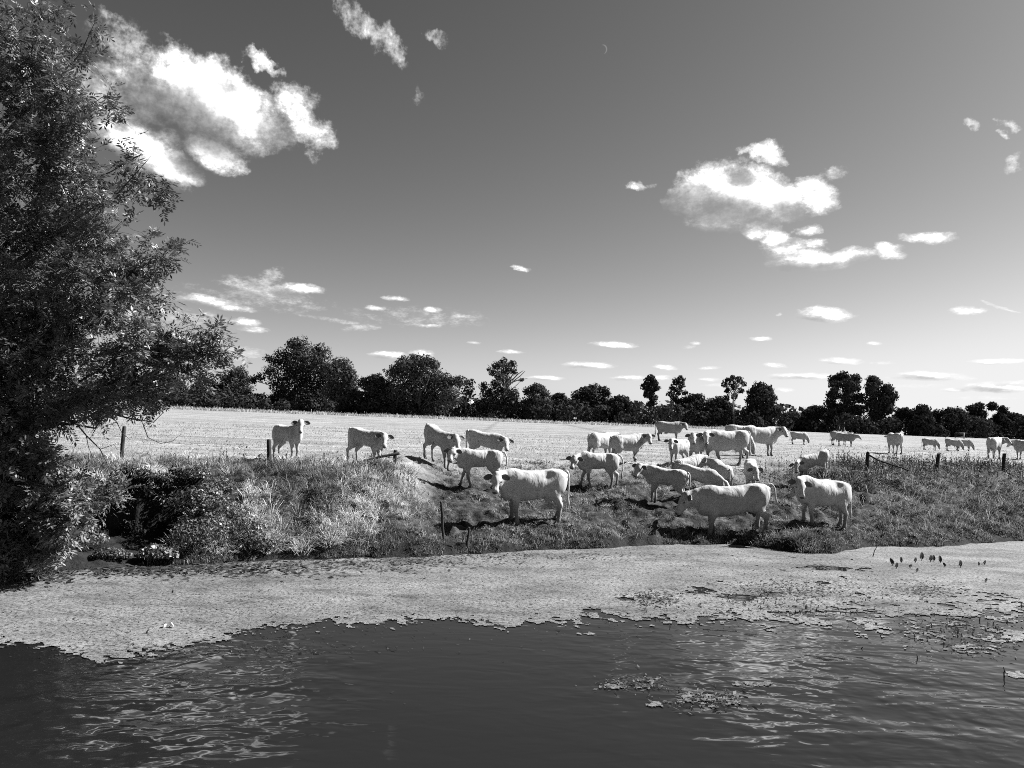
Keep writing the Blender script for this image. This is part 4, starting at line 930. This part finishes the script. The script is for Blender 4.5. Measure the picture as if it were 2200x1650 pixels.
    for s in (-1, 1):
        d = smin(d, ell(P, (-.60 * leng, .155 * s * wid, 1.02), (.235, .125 + .03 * bull, .31)), .10)
        d = smin(d, ell(P, (.53 * leng, .17 * s * wid, 1.02), (.16, .085 + .03 * bull, .30)), .08)
        d = smin(d, ell(P, (-.45 * leng, .205 * s * wid, 1.345), (.09, .05, .04)), .07)
        d = smin(d, ell(P, (-.83 * leng, .10 * s * wid, 1.25), (.06, .05, .06)), .06)
        c_ = ell(P, (-.30 * leng, .335 * s * wid, 1.235), (.11, .045, .07)); d = -smin(-d, c_, .10)      # hollow of the flank
        c_ = ell(P, (.40 * leng, .345 * s * wid, .80), (.05, .03, .2)); d = -smin(-d, c_, .06)
    d = smin(d, ell(P, (.76 * leng, 0, .80 + .05 * young), (.15, .12 * wid, .18)), .12)
    # ---- neck
    s1 = np.array([-math.sin(rel * .35), math.cos(rel * .35), 0]); s2 = np.array([-math.sin(rel * .75), math.cos(rel * .75), 0])
    thick_ = 1 + .20 * bull - .10 * young
    d = smin(d, cap(P, N0 - [.06, 0, 0], M1, .245 * thick_, .20 * thick_, s1, .62), .12)
    d = smin(d, cap(P, M1, PL - hf * .02, .20 * thick_, .135 * thick_, s2, .68), .08)
    th = H((.12, 0, -.10)); d = smin(d, cap(P, N0 + [.10, 0, -.28], th, .10, .055, s1, .45), .12)
    # ---- head, in its own frame
    q = ((P - PL.astype(np.float32)) @ HR.astype(np.float32)) / hsz
    near = (q * q).sum(1) < .85 ** 2; qn = q[near]; Y1 = np.array([0, 1.0, 0])
    e = ell(qn, (.05, 0, -.005), (.145, .122, .130))
    e = smin(e, ell(qn, (.115, 0, .022), (.11, .132, .088)), .05)
    e = smin(e, cap(qn, (.10, 0, .025), (.37, 0, .0), .096, .072, Y1, .98), .06)
    e = smin(e, cap(qn, (.06, 0, -.10), (.34, 0, -.062), .088, .056, Y1, .88), .06)
    e = smin(e, ell(qn, (.395, 0, -.025), (.068, .094, .076)), .05)
    for s in (-1, 1):
        e = smin(e, ell(qn, (.150, .108 * s, .045), (.05, .035, .03)), .03)
        c_ = ell(qn, (.26, .118 * s, .012), (.075, .03, .035)); e = -smin(-e, c_, .05)
        c_ = ell(qn, (.09, .135 * s, -.03), (.05, .02, .03)); e = -smin(-e, c_, .04)
    e = smin(e, ell(qn, (-.035, 0, .080), (.05, .085, .055)), .05)
    hd_ = np.full(len(P), 9.0, np.float32); hd_[near] = e * hsz; d = smin(d, hd_, .06)
    # ---- legs
    lt = 1.14 - .10 * young + .18 * bull
    for (E, K, FT_, F_) in legs:
        d = smin(d, cap(P, E + [.06, 0, .16], E, .13 * lt, .105 * lt, np.array([0, 1.0, 0]), .7), .08)
        d = smin(d, cap(P, E, K, .098 * lt, .056 * lt), .06); d = smin(d, ell(P, K, np.array([.062, .056, .065]) * lt), .03)
        d = smin(d, cap(P, K, FT_, .047 * lt, .042 * lt), .03); d = smin(d, cap(P, FT_, F_ + [.015, 0, .045], .050 * lt, .050 * lt), .03)
    for (S_, Hk, FT_, F_) in hinds:
        d = smin(d, cap(P, S_ + [-.10, -.03 * np.sign(S_[1]), .22], S_, .20, .145 * lt, np.array([0, 1.0, 0]), .62), .10)
        d = smin(d, cap(P, S_, Hk, .135 * lt, .060 * lt, np.array([0, 1.0, 0]), .75), .08); d = smin(d, cap(P, Hk + [-.02, 0, .05], Hk, .045 * lt, .055 * lt), .04)
        d = smin(d, cap(P, Hk, FT_, .052 * lt, .045 * lt), .03); d = smin(d, cap(P, FT_, F_ + [.015, 0, .045], .052 * lt, .052 * lt), .03)
    V, Q = surface_nets(d.reshape(n3), lo, h)
    V = relax(V, Q, 2, .45)
    sh = lambda v: np.stack([v[:, 0], v[:, 1], v[:, 2] + slope * v[:, 0]], -1)
    pt = lambda p: np.array([p[0], p[1], p[2] + slope * p[0]])
    r_ = empty(name, (g0[0], g0[1], z0)); r_.rotation_euler = (0, 0, hd); r_.scale = (scale,) * 3; tag(r_, label, {'bull': 'bull', 'calf': 'calf'}.get(name, 'cow'), group)
    obj('body', mesh_np('body', sh(V), Q, smooth=True), COAT[coatk], r_)
    # ---- ears, eyes, nose
    for s in (-1, 1):
        b_ = np.array([.0, .105 * s, .035]); ax = np.array([.06, .95 * s, -.08]); ax /= np.linalg.norm(ax); up_ = np.array([-1.0, 0, .35]); up_ -= ax * (up_ @ ax); up_ /= np.linalg.norm(up_); fr = np.cross(ax, up_)
        if fr[2] < 0: fr = -fr
        EL, EWd = .235, .078; prof = [(0, .3), (.2, .75), (.45, 1.0), (.7, .85), (.9, .45), (1.0, .06)]
        vs, fs = [], []
        for f, wd in prof:
            for a_ in (-1, -.5, 0, .5, 1):
                cup = -.028 * (1 - a_ * a_) * wd; vs.append(b_ + ax * EL * f + up_ * (EWd * wd * a_ - .03 * f * f) + fr * cup)
        for f, wd in prof:
            for a_ in (-1, -.5, 0, .5, 1):
                cup = -.028 * (1 - a_ * a_) * wd - .012 - .01 * (1 - abs(a_)); vs.append(b_ + ax * EL * f + up_ * (EWd * wd * a_ * 1.02 - .03 * f * f) + fr * cup)
        mi = []
        for i in range(5):
            for j in range(4):
                a_ = i * 5 + j; fs.append((a_, a_ + 1, a_ + 6, a_ + 5)); mi.append(1 if 0 < i else 1); fs.append((30 + a_ + 5, 30 + a_ + 6, 30 + a_ + 1, 30 + a_)); mi.append(0)
            for j in (0, 4):
                a_ = i * 5 + j; fs.append((a_, a_ + 5, 35 + a_, 30 + a_)); mi.append(0)
        for j in range(4): fs.append((25 + j, 26 + j, 56 + j, 55 + j)); mi.append(0)
        vv = sh(np.array([H(v) for v in vs])); me_ = mesh_np('ear', vv, np.array(fs), smooth=True); me_.materials.append(COAT[coatk]); me_.materials.append(M_ear); me_.polygons.foreach_set('material_index', np.array(mi, np.int32))
        obj('ear', me_, None, r_)
        V_, F_ = uv_ell((.160, .128 * s, .036), (.028, .018, .021), 8, 6); obj('eye', mesh_np('eye', sh(np.array([H(v) for v in V_])), F_, smooth=True), M_eye, r_)
    V_, F_ = uv_ell((.432, 0, -.008), (.040, .070, .050), 10, 7); obj('nose', mesh_np('nose', sh(np.array([H(v) for v in V_])), F_, smooth=True), M_nose, r_)
    for (_, _, FT_, F_) in legs + hinds:
        hb_ = MB(); c_ = pt(F_); hb_.tube([c_ + [.012, 0, .085], c_ + [.02, 0, .05], c_ + [.038, 0, .0]], [.050 * lt, .056 * lt, .066 * lt], 9); obj('hoof', hb_.mesh('hoof'), M_hoof, r_)
    # ---- tail
    tb_ = np.array([-.86 * leng, 0, 1.345]); tpts = {'hang': [(0, 0, 0), (-.07, 0, -.05), (-.10, .01, -.25), (-.09, .015, -.55), (-.08, .02, -.72), (-.09, .02, -.86), (-.08, .03, -.98)],
            'swing': [(0, 0, 0), (-.08, 0, .02), (-.17, .03, -.10), (-.20, .05, -.36), (-.26, .05, -.55), (-.36, .06, -.65), (-.46, .08, -.68)],
            'up': [(0, 0, 0), (-.03, 0, .08), (.06, 0, .17), (.18, .02, .24), (.28, .02, .30), (.33, .02, .34), (.34, .02, .38)],
            'curl': [(0, 0, 0), (-.09, .03, -.02), (-.15, .12, -.2), (-.14, .18, -.5), (-.10, .2, -.7), (-.10, .2, -.82), (-.08, .2, -.92)]}[tail]
    tt_ = np.arange(7); tp_ = np.array(tpts); fine_ = [catmull(tt_, tp_[:, k_], 22) for k_ in range(3)]; rt_ = np.interp(fine_[0][0], tt_, [.048, .036, .028, .023, .032, .046, .010])
    tpts = [pt(tb_ + np.array([fine_[0][1][i_], fine_[1][1][i_], fine_[2][1][i_]])) for i_ in range(22)]; mbt = MB(); mbt.tube(tpts, list(rt_), 7)
    obj('tail', mbt.mesh('tail', True), COAT[coatk], r_)
    if udder and not young and not bull:
        V_, F_ = uv_ell(pt((-.42 * leng, 0, .66)), (.15, .12, .13), 12, 8); mbu = MB(); mbu.v = [v for v in V_]; mbu.f = [tuple(f) for f in F_]
        for dx in (-.06, .07):
            for dy in (-.06, .06): mbu.tube([pt((-.42 * leng + dx, dy, .58)), pt((-.42 * leng + dx, dy, .50))], [.02, .013], 6)
        obj('udder', mbu.mesh('udder', True), M_skin, r_)
    if bull:
        V_, F_ = uv_ell(pt((-.52 * leng, 0, .60)), (.07, .07, .14), 10, 8); obj('scrotum', mesh_np('scrotum', V_, F_, smooth=True), M_hoof, r_)
        V_, F_ = uv_ell(pt((-.20 * leng, 0, .575)), (.16, .05, .06), 10, 8); obj('sheath', mesh_np('sheath', V_, F_, smooth=True), COAT[coatk], r_)
    return r_

WALK = (.18, -.14, -.16, .16)
# the four youngsters along the top of the bank
cow(615, 992, 76, 322, 285, 'young cow facing the camera behind the fence post in long grass', young=1, neck=38, head=-50)
cow(785, 997, 77, 332, 280, 'young cow above the leaning rail turning its face to the camera', young=1, neck=12, head=-52, feet=(.05, .12, -.14, .12))
cow(942, 998, 78, 312, 300, 'young cow standing clear on the bank top, raised head turned aside', young=1, neck=28, head=-48, feet=(.06, -.04, -.12, .08), coatk=1)
cow(1040, 998, 70, 338, 284, 'young cow partly hidden behind the cow walking down the bank', young=1, neck=5, head=-50)
# on the slope
cow(1030, 1054, 82, 190, 250, 'young cow walking down the bank with its tail draped, looking back', young=1, neck=15, head=-45, feet=WALK, tail='curl')
cow(1145, 1128, 113, 194, 262, 'large white cow standing broadside nearest the two short stakes', neck=8, head=-52, feet=(.02, -.06, -.03, .04))
cow(1285, 1052, 76, 192, 244, 'young cow stepping down the slope with its head low', young=1, neck=-5, head=-50, feet=WALK, tail='curl')
cow(1290, 988, 58, 42, 30, 'cow seen from behind at an angle, rump beside the cow lifting a foot', neck=15, head=-40)
cow(1345, 996, 62, 25, 282, 'cow lifting a front foot with its head turned back to the camera', neck=12, head=-48, lift=(.14, 0, 0, 0), feet=(-.12, .04, 0, 0))
cow(1436, 948, 42, 356, 285, 'heavy cow standing alone in shade against the dark wood', neck=8, head=-45, coatk=2, bull=.4, group='pale cattle of the herd')
cow(1458, 1003, 58, 228, 262, 'shaggy pale young cow facing the camera left of the walking big cow', young=.7, neck=12, head=-55)
cow(1500, 996, 66, 235, 268, 'cow peeping out from behind the walking big cow', neck=22, head=-45)
cow(1562, 1000, 74, 187, 262, 'big cow striding across the flat top with its belly in shade', neck=8, head=-52, feet=(.28, -.2, -.22, .22), lift=(.08, 0, 0, 0), fat=1.1)
cow(1572, 984, 58, 345, 335, 'grazing cow with its lowered head showing past the walking big cow', neck=-55, head=-78)
cow(1592, 966, 52, 5, 10, 'cow at the back whose long spine shows above the others', neck=-20, head=-60)
cow(1632, 979, 62, 14, 282, 'cow standing right of the tight group looking over its shoulder', neck=14, head=-42)
cow(1474, 1040, 58, 28, 20, 'cream cow seen from behind between the calf and the walking big cow', neck=-5, head=-50)
cow(1432, 1085, 79, 146, 222, 'calf seen from behind turning its head left of the bull', young=1, neck=18, head=-48, name='calf', feet=(0, .05, .06, -.04))
cow(1500, 1074, 70, 338, 330, 'calf with its head down just behind the neck of the bull', young=1, neck=-25, head=-60, name='calf')
cow(1550, 1060, 66, 98, 165, 'calf seen squarely from behind beyond the back of the bull', young=.8, neck=10, head=-45, name='calf')
cow(1612, 1060, 69, 254, 280, 'calf facing the camera above the rump of the bull', young=.9, neck=8, head=-58, name='calf')
cow(1575, 1142, 105, 183, 186, 'massive bull in profile with a thick neck and swinging tail', neck=3, head=-54, bull=1, length=1.16, tail='swing', coatk=1, name='bull', feet=(-.10, .10, .04, -.06), wide=.95)
cow(1768, 1138, 101, 196, 266, 'large white cow nearest the grass tuft at the water, facing the camera', neck=2, head=-60, coatk=0, feet=(.03, -.04, -.04, .06))
cow(1746, 1034, 60, 190, 250, 'young cow descending the slope below the mound with its head low', young=.8, neck=2, head=-48, feet=WALK)
cow(1752, 1096, 62, 200, 190, 'calf almost hidden behind the white cow by the grass tuft', young=1, neck=15, head=-40, name='calf')
# out on the field
cow(1716, 955, 27, 355, 350, 'grazing cow alone on the field right of the tight group', neck=-55, head=-78)
cow(1803, 957, 29, 0, 290, 'cow standing side on far out on the field before the twin oaks', neck=8, head=-42, coatk=2, bull=.3)
cow(1817, 959, 28, 318, 345, 'cow overlapping the head of the one before the twin oaks', neck=5, head=-45, coatk=2)
cow(1922, 975, 44, 86, 60, 'cow seen straight from behind beyond the sagging rail', neck=0, head=-40)
cow(1998, 967, 25, 358, 355, 'leftmost of the three grazing cows beyond the fence posts', neck=-55, head=-78, coatk=1)
cow(2048, 969, 26, 352, 350, 'middle one of three grazing cows, tail flicked up over its back', neck=-55, head=-78, tail='up', coatk=1)
cow(2070, 969, 26, 348, 345, 'grazing cow half hidden behind the one with its tail up', neck=-55, head=-78, coatk=1)
cow(2136, 985, 45, 42, 300, 'cow seen from behind looking aside over the last fence post', neck=12, head=-42)
cow(2204, 988, 42, 105, 100, 'cow cut off by the edge of the picture past the last post', neck=5, head=-45)

# ------------------------------------------------------------------ posts, rails, wire
wood, T = material('weathered_wood')
tcn = T.n('ShaderNodeTexCoord').outputs['Object']; n1 = T.noise(T.v('MULTIPLY', tcn, (22, 22, 2.5)), 1.0, 5, .65)
out(wood, T, pbsdf(T, T.ramp(n1, [(.3, .010), (.7, .055)]), .9, bump(T, n1, .8, .015), .1))
def post(px, py, top, label, dia=.10, leanpx=0, name='fence_post', m=wood, group=None):
    b = hit(px, py, False); b[2] = float(ground(b[0], b[1])); t = at_depth(px + leanpx, top, b[1]) - b
    mb = MB(); t = np.array(t); pts = [np.array([0, 0, -.25])] + [t * f + rng.normal(0, .008, 3) for f in (0, .3, .65, .97)] + [t]
    mb.tube(pts, [dia / 2 * q for q in (1.05, 1.05, 1, .97, .95, .75)], 8)
    o = obj(name, mb.mesh(name), m, loc=b); tag(o, label, 'post', group); return b, b + t
p1 = post(262, 990, 916, 'tall crooked fence post standing by the hanging ash branches', .11, 5)
p2 = post(578, 1003, 944, 'fence post beside the young cow in long grass', .13, 0)
p3 = post(849, 1006, 967, 'fence post propping the leaning rail on the bank top', .13, 1)
post(953, 1152, 1077, 'taller dark stake at the foot of the bank near the water', .07, -6, 'stake')
post(1003, 1176, 1133, 'short leaning stake at the very edge of the water', .07, 5, 'stake')
p4 = post(1863, 1012, 972, 'fence post at the mound end holding the sagging rail', .15, 2)
post(2012, 1012, 974, 'middle fence post standing in the weeds of the mound', .16, 4)
post(2156, 1015, 974, 'last fence post in the weeds near the picture edge', .16, 2)
def rail(pts, rad, label, name='rail'):
    o0 = np.array(pts[0]); mb = MB(); mb.tube([np.array(p) - o0 for p in pts], [rad * (1 - .25 * k / (len(pts) - 1)) for k in range(len(pts))], 7); tag(obj(name, mb.mesh(name, True), wood, loc=o0), label, name)
y3 = p3[0][1] - .1
rail([at_depth(858, 974, y3), at_depth(815, 982, y3 + .1), at_depth(775, 993, y3), at_depth(745, 1001, y3 - .1)], .045, 'weathered rail leaning from the post down into the grass')
y4 = p4[0][1] - .1
rail([at_depth(1866, 977, y4), at_depth(1885, 988, y4), at_depth(1908, 996, y4 - .05), at_depth(1940, 1006, y4 - .3), at_depth(1955, 1012, y4 - .4)], .035, 'sagging rail hanging from the mound post into the weeds')
def wire(a, b, sag, label):
    a = np.array(a); b = np.array(b); mb = MB(); pts = [a + (b - a) * f - np.array([0, 0, sag * 4 * f * (1 - f)]) - a for f in np.linspace(0, 1, 13)]
    mb.tube(pts, [.0045] * 13, 4); tag(obj('fence_wire', mb.mesh('fence_wire'), M_hoof, loc=a), label, 'wire')
f_ = lambda p, q: p[0] + (p[1] - p[0]) * q
wire(f_(p1, .72), f_(p2, .75), .10, 'upper wire strand between the crooked post and the cow post')
wire(f_(p1, .30), f_(p2, .28), .08, 'lower wire strand between the crooked post and the cow post')
wire(f_(p1, .72), f_(p1, .72) + [-4.5, -1.2, .0], .10, 'upper wire strand running from the crooked post behind the ash')
wire(f_(p2, .75), f_(p3, .2), .25, 'slack wire strand between the cow post and the rail post')
# the row of short posts along the far edge of the field
pale, T = material('bleached_wood'); out(pale, T, pbsdf(T, g3(.25), .85))
mbp = MB(); mbp.tube([(0, 0, -.2), (0, 0, .6), (.02, 0, 1.15)], [.07, .07, .06], 6); pm = mbp.mesh('far_post')
PXS = [352, 366, 384, 400, 416, 432, 444, 462, 480, 502, 518, 536, 554, 586, 600, 614, 657, 671, 684, 694, 703, 717, 735, 752, 768, 786, 806, 832, 856, 880, 905, 940, 968]
for k, q in enumerate(PXS):
    y = 190 + rng.uniform(-1, 1); x = (q - CX) / FPX * y
    o = obj('fence_post', pm, pale, loc=(x, y, float(ground(x, y)))); o.scale = (.8, .8, rng.uniform(.55, 1.05)); o.rotation_euler = (0, rng.normal(0, .05), rng.uniform(0, 3))
    tag(o, 'short pale post in the row along the far edge of the field', 'post', 'posts along the far edge of the field')

# small far things: sign, gate, egret
signw, T = material('sign_white'); out(signw, T, pbsdf(T, g3(.6), .5))
sp_ = at_depth(1235, 899, 186); gz = float(ground(sp_[0], sp_[1])); r_ = empty('sign', (sp_[0], sp_[1], gz)); tag(r_, 'small double white sign standing in front of the dark wood', 'sign')
mb = MB(); mb.tube([(0, .04, -.2), (0, .04, sp_[2] - gz + .15)], [.04, .04], 6); obj('post', mb.mesh('post'), wood, r_)
for s in (-1, 1):
    mb = MB(); mb.box((s * .21, 0, sp_[2] - gz), .32, .03, .34); obj('plate', mb.mesh('plate'), signw, r_)
gy = 165.0; ga = at_depth(2052, 942, gy); gb = at_depth(2071, 942, gy); gz = float(ground(gb[0], gy)); r_ = empty('field_gate', (gb[0], gy, gz)); tag(r_, 'old field gate with one pale post before the dark bushes', 'gate')
Hh_ = 1.25
mb = MB(); mb.box((0, 0, Hh_ / 2), .16, .16, Hh_ + .1); obj('post', mb.mesh('post'), pale, r_)
mb = MB(); mb.box((ga[0] - gb[0], 0, Hh_ / 2), .14, .14, Hh_); obj('post', mb.mesh('post'), wood, r_)
for zz in (.45, .8, Hh_ - .04):
    mb = MB(); mb.box(((ga[0] - gb[0]) / 2, -.1, zz), abs(ga[0] - gb[0]), .05, .09); obj('rail', mb.mesh('rail'), pale if zz > 1 else wood, r_)

featherw, T = material('white_feather'); out(featherw, T, pbsdf(T, g3(.78), .7))
bc = at_depth(1012, 866, 75); r_ = empty('egret', bc); tag(r_, 'white bird flying low in front of the dark trees', 'bird')
V_, F_ = uv_ell((0, 0, 0), (.20, .07, .075), 12, 8); b_ = mesh_np('body', V_, F_, smooth=True); obj('body', b_, featherw, r_)
def wing(s):
    cr = [(0, 0, 0, .17), (.10, .16, .10, .20), (.02, .32, .12, .19), (-.06, .46, .02, .14), (-.14, .54, -.10, .05)]
    vs, fs = [], []
    for (wx, wy, wz, ch) in cr:
        for t_, th in ((.5, .006), (0, .022), (-.5, .004)):
            vs.append((wx + t_ * ch * 1.3, s * wy, wz + th)); 
        for t_, th in ((-.5, -.004), (0, -.008), (.5, -.006)): vs.append((wx + t_ * ch * 1.3, s * wy, wz + th))
    for i in range(len(cr) - 1):
        for j in range(6):
            a_ = i * 6 + j; b2 = i * 6 + (j + 1) % 6; fs.append((a_, b2, b2 + 6, a_ + 6))
    return mesh_np('wing', np.array(vs) + [.02, 0, .04], np.array(fs), smooth=True)
for s in (-1, 1): obj('wing', wing(s), featherw, r_)
mb = MB(); mb.tube([(.15, 0, .02), (.24, 0, .05), (.27, 0, .08), (.31, 0, .075)], [.045, .03, .035, .02], 7); obj('neck', mb.mesh('neck', True), featherw, r_)
mb = MB(); mb.tube([(.30, 0, .075), (.40, 0, .06)], [.013, .003], 5); obj('bill', mb.mesh('bill'), M_hoof, r_)
mb = MB(); mb.tube([(-.15, .02, -.02), (-.38, .02, -.05)], [.012, .010], 5); mb.tube([(-.15, -.02, -.02), (-.38, -.02, -.05)], [.012, .010], 5); obj('legs', mb.mesh('legs'), M_hoof, r_)
r_.rotation_euler = (.2, .1, math.radians(200))

# things on the water: lily leaves, a stick, a bit of white litter
def lily(px, py, size, lean, k):
    size *= .72
    b = at_z(px, py, .005); r_ = empty('lily_leaf', b); tag(r_, 'dark water lily leaf standing up out of the duckweed', 'leaf', 'water lily leaves standing in the duckweed')
    th = lean; n = 12; R_ = size; vs = [np.array([0, 0, 0.0])]
    for i in range(n + 1):
        a_ = math.radians(25 + 310 * i / n) ; rr_ = R_ * (1 + .25 * math.cos(a_ - math.pi)) ; vs.append(np.array([rr_ * math.sin(a_) * .55, .15 * R_ * math.cos(2 * a_), -rr_ * math.cos(a_)]))
    ct, st = math.cos(th), math.sin(th); vs = [np.array([v[0] * ct + v[2] * st, v[1] + .3 * v[2], -v[0] * st + v[2] * ct]) + [0, 0, size * 1.15] for v in vs]
    vb = [v + [0, .006, 0] for v in vs]; fs = [(0, i, i + 1) for i in range(1, n + 1)]; fs += [tuple(n + 2 + q for q in f[::-1]) for f in fs]
    m_ = mesh_np('blade', np.array(vs + vb), np.array(fs)); attr(m_, 'tone', np.full(len(vs) * 2, .8)); obj('blade', m_, M_weed, r_)
    mb = MB(); mb.tube([(.01, 0, -.1), (0, 0, size * 1.1)], [.012, .008], 5); m_ = mb.mesh('stalk'); attr(m_, 'tone', np.full(len(m_.vertices), .6)); obj('stalk', m_, M_weed, r_)
for k, (px, py, s_, l_) in enumerate([(1917, 1216, .11, -.3), (1926, 1222, .09, .5), (1936, 1210, .09, .2), (1966, 1210, .09, .6), (1980, 1205, .13, .35), (1999, 1208, .11, .5), (2006, 1207, .10, .2), (2020, 1210, .11, .1), (1970, 1230, .07, .8), (2063, 1220, .11, .4), (2115, 1214, .08, .9), (2103, 1216, .06, .2), (1955, 1222, .08, 1.2), (2030, 1219, .07, -.5), (2118, 1252, .07, .9)]): lily(px, py, s_, l_, k)
c_ = at_z(361, 1350, .0); r_ = empty('litter', c_); tag(r_, 'broken white shell of litter floating on the duckweed', 'litter')
vs, fs = [], []
for j in range(5):
    th = math.radians(20 + 17 * j)
    for i in range(13):
        ph = math.pi * 1.25 * i / 12; 
        for rr_ in (.075, .069): vs.append((math.cos(ph) * math.cos(th - .6) * rr_, math.sin(ph) * rr_ * .8, .02 + math.sin(th - .35) * rr_ * .9))
for j in range(4):
    for i in range(12):
        a_ = (j * 13 + i) * 2; b2 = a_ + 26; fs += [(a_, a_ + 2, b2 + 2, b2), (a_ + 1, b2 + 1, b2 + 3, a_ + 3)]
me_ = mesh_np('shell', np.array(vs), np.array(fs)); obj('shell', me_, featherw, r_)
def stick(px, py, top, lx, label, rad=.014):
    b = at_z(px, py, 0.0); t = at_depth(px + lx, top, b[1]) - b; mb = MB(); mb.tube([(0, 0, -.15), t * .5, t * .6 + [.01, 0, 0], t], [rad, rad * .9, rad * .8, rad * .5], 6); tag(obj('stick', mb.mesh('stick'), wood, loc=b), label, 'stick')
stick(370, 1275, 1266, 1, 'tiny stick standing up in the duckweed above the white litter')
stick(313, 1362, 1350, 6, 'small leaning stick in the duckweed beside the white litter', .012)
stick(1872, 1197, 1168, 14, 'thin bent stick rising from the duckweed below the mound', .012)
stick(2158, 1456, 1433, -2, 'dark stick standing in the open water near the picture edge', .010)
for c_ in COWLOG: print('COW', c_)
tris = sum(len(o.data.loops) - 2 * len(o.data.polygons) for o in C.objects if o.type == 'MESH'); print('TRIS', tris)
